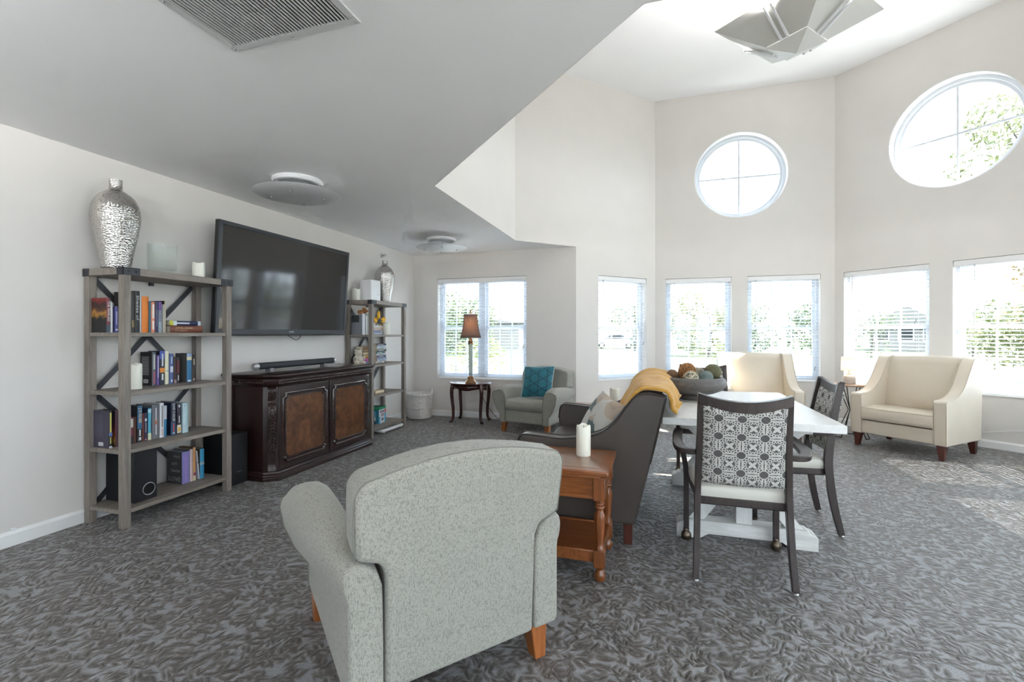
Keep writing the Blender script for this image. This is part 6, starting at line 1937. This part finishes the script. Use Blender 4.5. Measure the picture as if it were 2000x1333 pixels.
book('teal and grey board book beside the game box on the bottom shelf', -3.42, 5.165, S2[3]+0.0003, 0.030, 0.160, 0.14, (0.05,0.22,0.30), bands=((0.3,0.55,(0.45,0.42,0.38)),(0.0,0.22,(0.02,0.03,0.05))), front=cmat((0.20,0.36,0.42)), group='books')

root = thing('white_box', 'plain white rectangular device standing on the far bookcase', 'device', (-3.45, 5.115, 1.6605), radians(-3))
m = MB(); m.box((-0.085,-0.10,0),(0.085,0.085,0.262)); bx_ = m.build('casing', M_white, root, bevel=0.006, seg=3)
m = MB(); m.box((0.085,0.02,0.080),(0.0855,0.055,0.088)); m.build('badge', plain('badge_pale', (0.55,0.56,0.58), 0.4), bx_)

def make_scale():
    root = thing('bathroom_scale', 'flat white plastic scale lying on the carpet under the far bookcase', 'scale', (-3.40, 5.42, 0), radians(0))
    m = MB(); m.prism(rrect(-0.13,-0.29,0.12,0.27,0.05), 'z', 0.014, 0.052); m.build('platform', M_white, root, bevel=0.012, seg=3)
    for sx in (-1, 1):
        for sy in (-1, 1):
            m = MB(); m.cyl((sx*0.08,sy*0.21,0),(sx*0.08,sy*0.21,0.016),0.022,14); m.build('foot', M_white, root)
    m = MB(); m.prism(rrect(-0.02,-0.08,0.09,0.08,0.02), 'z', 0.0515, 0.0535); m.build('display', plain('pale_grey_panel', (0.50,0.52,0.53), 0.4), root)
make_scale()

# wall sprinkler above the far vase, cable clip on the skirting, white cable by the right wall
root = thing('wall_sprinkler', 'small chrome sprinkler head on the wall above the far silver vase', 'sprinkler', (-3.649, 5.665, 2.335))
m = MB(); m.tube([(0.0,0,0),(0.006,0,0),(0.010,0,0)], [0.034,0.032,0.016], 28); m.build('escutcheon', M_steel, root)
m = MB(); m.cyl((0.008,0,0),(0.040,0,0),0.009,12); m.tube([(0.035,0,0.010),(0.060,0,0.012),(0.064,0,0)],0.003,6); m.tube([(0.035,0,-0.010),(0.060,0,-0.012),(0.064,0,0)],0.003,6); m.build('head', M_steel, root)
m = MB(); m.box((0.062,-0.016,-0.002),(0.065,0.016,0.016)); m.build('deflector', M_steel, root)
root = thing('door_stop', 'tiny white plastic clip on the wall above the left skirting', 'clip', (-3.649, 1.775, 0.0935))
m = MB(); m.cyl((0,0,0.008),(0.026,0,0.008),0.004,10); m.cyl((0.024,0,0.008),(0.034,0,0.008),0.009,12); m.build('clip_body', M_white, root)
rD = sqrt(0.5)
m = MB(); m.tube(smooth_path([(2.95-0.012,7.015-0.012,0.16),(3.25-0.012,6.715-0.012,0.145),(3.45-0.012,6.515-0.012,0.17),(3.62-0.012,6.345-0.012,0.225),(3.80-0.012,6.165-0.012,0.24)],8), 0.004, 6)
tag(m.build('wall_cable', M_trim), 'thin white cable along the wall right of the wide cream chair', 'cable')

# ================================================================== outdoors
GZ = -0.25
def make_lawn():
    m, nt, b = nt_new('lawn')
    v = coord(nt)
    lk(nt, ramp(nt, noise(nt, v, 0.8, 6), [(0.3, (0.026, 0.036, 0.014)), (0.7, (0.052, 0.062, 0.026))]), b.inputs['Base Color']); b.inputs['Roughness'].default_value = 0.95
    return m
mb = MB(); mb.box((-70,-40,GZ-0.3),(70,110,GZ)); struct(mb.build('ground', make_lawn(), smooth=False))
M_asph = plain('worn_asphalt', (0.065, 0.065, 0.067), 0.9, var=0.08, vscale=2)
M_road = plain('pale_concrete', (0.50, 0.495, 0.485), 0.9, var=0.08, vscale=2)
mb = MB(); mb.box((-60,15.5,GZ),(60,27,GZ+0.02)); struct(mb.build('road', M_asph, smooth=False))
mb = MB(); mb.box((-12,-14,GZ),(16,9.4,GZ+0.03)); struct(mb.build('paved_terrace', M_road, smooth=False))  # pavement, kept pale and spread out of view to bounce sun indoors
mb = MB(); mb.box((-14,9.4,GZ),(-0.5,13.5,GZ+0.03)); struct(mb.build('bounce_slab', M_road, smooth=False))  # pale slab added to bounce sunlight up through the back windows

def leaf_mat(name, c1, c2):
    m, nt, b = nt_new(name)
    t = nt.nodes.new('ShaderNodeObjectInfo')
    f = noise(nt, coord(nt), 1.6, 4)
    col = ramp(nt, f, [(0.3, c1), (0.7, c2)])
    lk(nt, col, b.inputs['Base Color']); b.inputs['Roughness'].default_value = 0.7
    tr = nt.nodes.new('ShaderNodeBsdfTranslucent'); lk(nt, col, tr.inputs[0]); mx = nt.nodes.new('ShaderNodeMixShader'); mx.inputs[0].default_value = 0.4
    lk(nt, b.outputs[0], mx.inputs[1]); lk(nt, tr.outputs[0], mx.inputs[2]); lk(nt, mx.outputs[0], nt.nodes['Material Output'].inputs[0])
    return m
M_leaf = [leaf_mat('leaf_green', (0.045,0.066,0.032), (0.10,0.135,0.065)), leaf_mat('leaf_olive', (0.08,0.10,0.035), (0.16,0.17,0.065)), leaf_mat('leaf_amber', (0.14,0.09,0.025), (0.22,0.15,0.04))]
M_bark = plain('bark', (0.07,0.06,0.05), 0.9, var=0.2)

def tree(label, x, y, h, r, kind, seed, n=2000, low=0.22, group='trees outside the windows', name='tree', leaf=0.24):
    root = thing(name, label, 'tree' if name == 'tree' else 'shrub', (x, y, GZ), 0, group)
    rnd = random.Random(seed)
    blobs = []
    for k in range(9):
        a = rnd.uniform(0, 2*pi); q = r*sqrt(rnd.random())*0.75
        zz = h*(low+(1-low)*rnd.random()**0.9*0.85); sh = 1-abs((zz/h-low)/(1-low)-0.45)*0.7
        blobs.append((Vector((q*cos(a)*sh, q*sin(a)*sh, zz)), r*rnd.uniform(0.35, 0.55)*max(0.5, sh)))
    m = MB(); vs = []; fs = []
    for i in range(n):
        c, br = blobs[i % len(blobs)]
        d = Vector((rnd.gauss(0,1), rnd.gauss(0,1), rnd.gauss(0,0.8))).normalized()
        p = c+d*br*rnd.uniform(0.75, 1.05)
        s_ = leaf*rnd.uniform(0.6, 1.3)
        a = Vector((rnd.gauss(0,1), rnd.gauss(0,1), rnd.gauss(0,1))).normalized(); bb = a.orthogonal().normalized()
        k = len(vs)
        vs += [p-a*s_*0.5, p+bb*s_*0.28, p+a*s_*0.5, p-bb*s_*0.28]; fs.append((k,k+1,k+2,k+3))
    m.add(vs, fs)
    me = bpy.data.meshes.new('crown'); me.from_pydata(m.v, [], m.f); me.materials.append(M_leaf[kind]); o = bpy.data.objects.new('crown', me); link(o, root)
    m = MB(); m.tube([(0,0,0),(0.05*r,0.03*r,h*0.35),(0.0,0.05*r,h*0.8)], [max(0.04,h*0.022),max(0.03,h*0.016),0.02], 8)
    for c, br in blobs[:5]:
        m.tube([(0.03*r,0.03*r,max(0.2,c.z*0.55)), tuple(c)], [max(0.02,h*0.008),0.01], 6)
    m.build('trunk', M_bark, root)
    return root
tree('rounded light green tree outside the window behind the bowl of balls', 3.2, 34, 4.4, 2.6, 1, 11, 2400, 0.10)
tree('darker green tree left of the rounded light green tree', -1.9, 40, 4.6, 2.4, 0, 12, 2000, 0.10)
tree('bushy tree outside the window behind the cream armchair', 6.3, 38.5, 4.3, 2.1, 0, 13, 2000, 0.10)
tree('second bushy tree outside the window behind the cream armchair', 10.6, 39, 4.2, 2.1, 0, 14, 2000, 0.10)
tree('small distant tree at the right of the armchair window', 24.5, 46, 4.2, 2.4, 0, 15, 1500, 0.10)
tree('pale green tree outside the narrow angled window', -7.0, 36, 4.2, 2.2, 1, 16, 1600, 0.12)
tree('broad green tree outside the wide double window', -13.2, 31, 4.3, 3.0, 0, 17, 2600, 0.12)
tree('light green tree at the left of the wide double window', -19.5, 31, 3.9, 2.3, 1, 18, 1500, 0.12)
tree('low green hedge bush below the lamp window', -7.6, 12.2, 1.5, 1.0, 1, 19, 900, 0.05, name='shrub', leaf=0.10, group='shrubs outside the windows')
tree('leafy bush right of the sage armchair window', -4.7, 12.0, 1.35, 1.0, 1, 20, 900, 0.05, name='shrub', leaf=0.10, group='shrubs outside the windows')
tree('small bush low outside the window behind the bowl', 1.7, 13.0, 1.2, 0.8, 1, 21, 700, 0.05, name='shrub', leaf=0.09, group='shrubs outside the windows')
tree('dark hedge bush far outside the left pane of the right-hand window', 12.9, 35.4, 2.9, 2.0, 0, 22, 1400, 0.03, name='shrub', leaf=0.16, group='shrubs outside the windows')
tree('green hedge bush far outside near the pale house', 18.6, 36.4, 2.9, 2.0, 0, 23, 1400, 0.03, name='shrub', leaf=0.16, group='shrubs outside the windows')
tree('tall yellowing autumn tree seen through the right-edge window and round window', 9.6, 14.7, 8.2, 2.6, 1, 24, 4600, 0.10, leaf=0.17)
tree('amber-leaved tree at the foot of the right round window', 11.2, 18.4, 6.4, 1.3, 2, 25, 1500, 0.2, leaf=0.16)

def house(label, x, y, w, d, h, rh, rz):
    root = thing('house', label, 'house', (x, y, GZ), rz)
    m = MB(); m.box((-w/2,-d/2,0),(w/2,d/2,h)); m.build('wall', plain('house_siding', (0.17,0.165,0.155), 0.8), root, smooth=False)
    m = MB(); m.prism([(-w/2-0.4,h),(w/2+0.4,h),(0,h+rh)], 'y', -d/2-0.4, d/2+0.4); m.build('roof', plain('house_roof', (0.15,0.145,0.135), 0.9), root, smooth=False)
    for k in range(3):
        xx = -w/2+w*(k+0.5)/3
        m = MB(); m.box((xx-0.55,-d/2-0.04,0.9),(xx+0.55,-d/2-0.005,2.1)); f = m.build('window_frame', M_vinyl, root, smooth=False)
        m = MB(); m.box((xx-0.46,-d/2-0.055,0.98),(xx+0.46,-d/2-0.041,2.02)); m.build('pane', plain('far_pane', (0.02,0.025,0.03), 0.1), f, smooth=False)
house('pale grey house with a gabled roof beyond the right-hand window', 21.5, 52.0, 5.0, 6.0, 2.0, 2.0, radians(-20))
house('long low pale building beyond the wide double window', -24.0, 46.0, 22.0, 7.0, 2.6, 1.2, radians(4))

def car(label, x, y, rz, col, group='parked cars outside'):
    root = thing('parked_car', label, 'car', (x, y, GZ+0.02), rz, group)
    mc = plain('car_paint_%d' % int(col[0]*255), col, 0.3, coat=0.6, var=0.02)
    prof = [(-2.1,0.35),(-2.15,0.70),(-1.95,0.90),(-1.25,0.98),(-0.65,1.42),(0.85,1.45),(1.55,1.02),(2.1,0.92),(2.2,0.60),(2.15,0.32)]
    m = MB(); m.prism(prof, 'y', -0.85, 0.85); m.build('body', mc, root, bevel=0.06, seg=3)
    m = MB(); m.prism([(-1.10,1.00),(-0.60,1.37),(0.80,1.39),(1.35,1.03)], 'y', -0.862, 0.862); m.build('side_glass', plain('car_glass', (0.03,0.035,0.04), 0.08), root, smooth=False)
    for sx in (-1.35, 1.35):
        for sy in (-0.80, 0.80):
            m = MB(); m.cyl((sx,sy-0.1,0.32),(sx,sy+0.1,0.32),0.32,20); w = m.build('wheel', M_wick, root)
            m = MB(); m.cyl((sx,sy-0.105,0.32),(sx,sy+0.105,0.32),0.18,16); m.build('hub', M_steel, w)
car('silver car parked outside the narrow angled window', -4.4, 50.0, radians(10), (0.45,0.46,0.48))
car('dark car parked further left outside the narrow angled window', -8.6, 47.0, radians(15), (0.10,0.10,0.12))
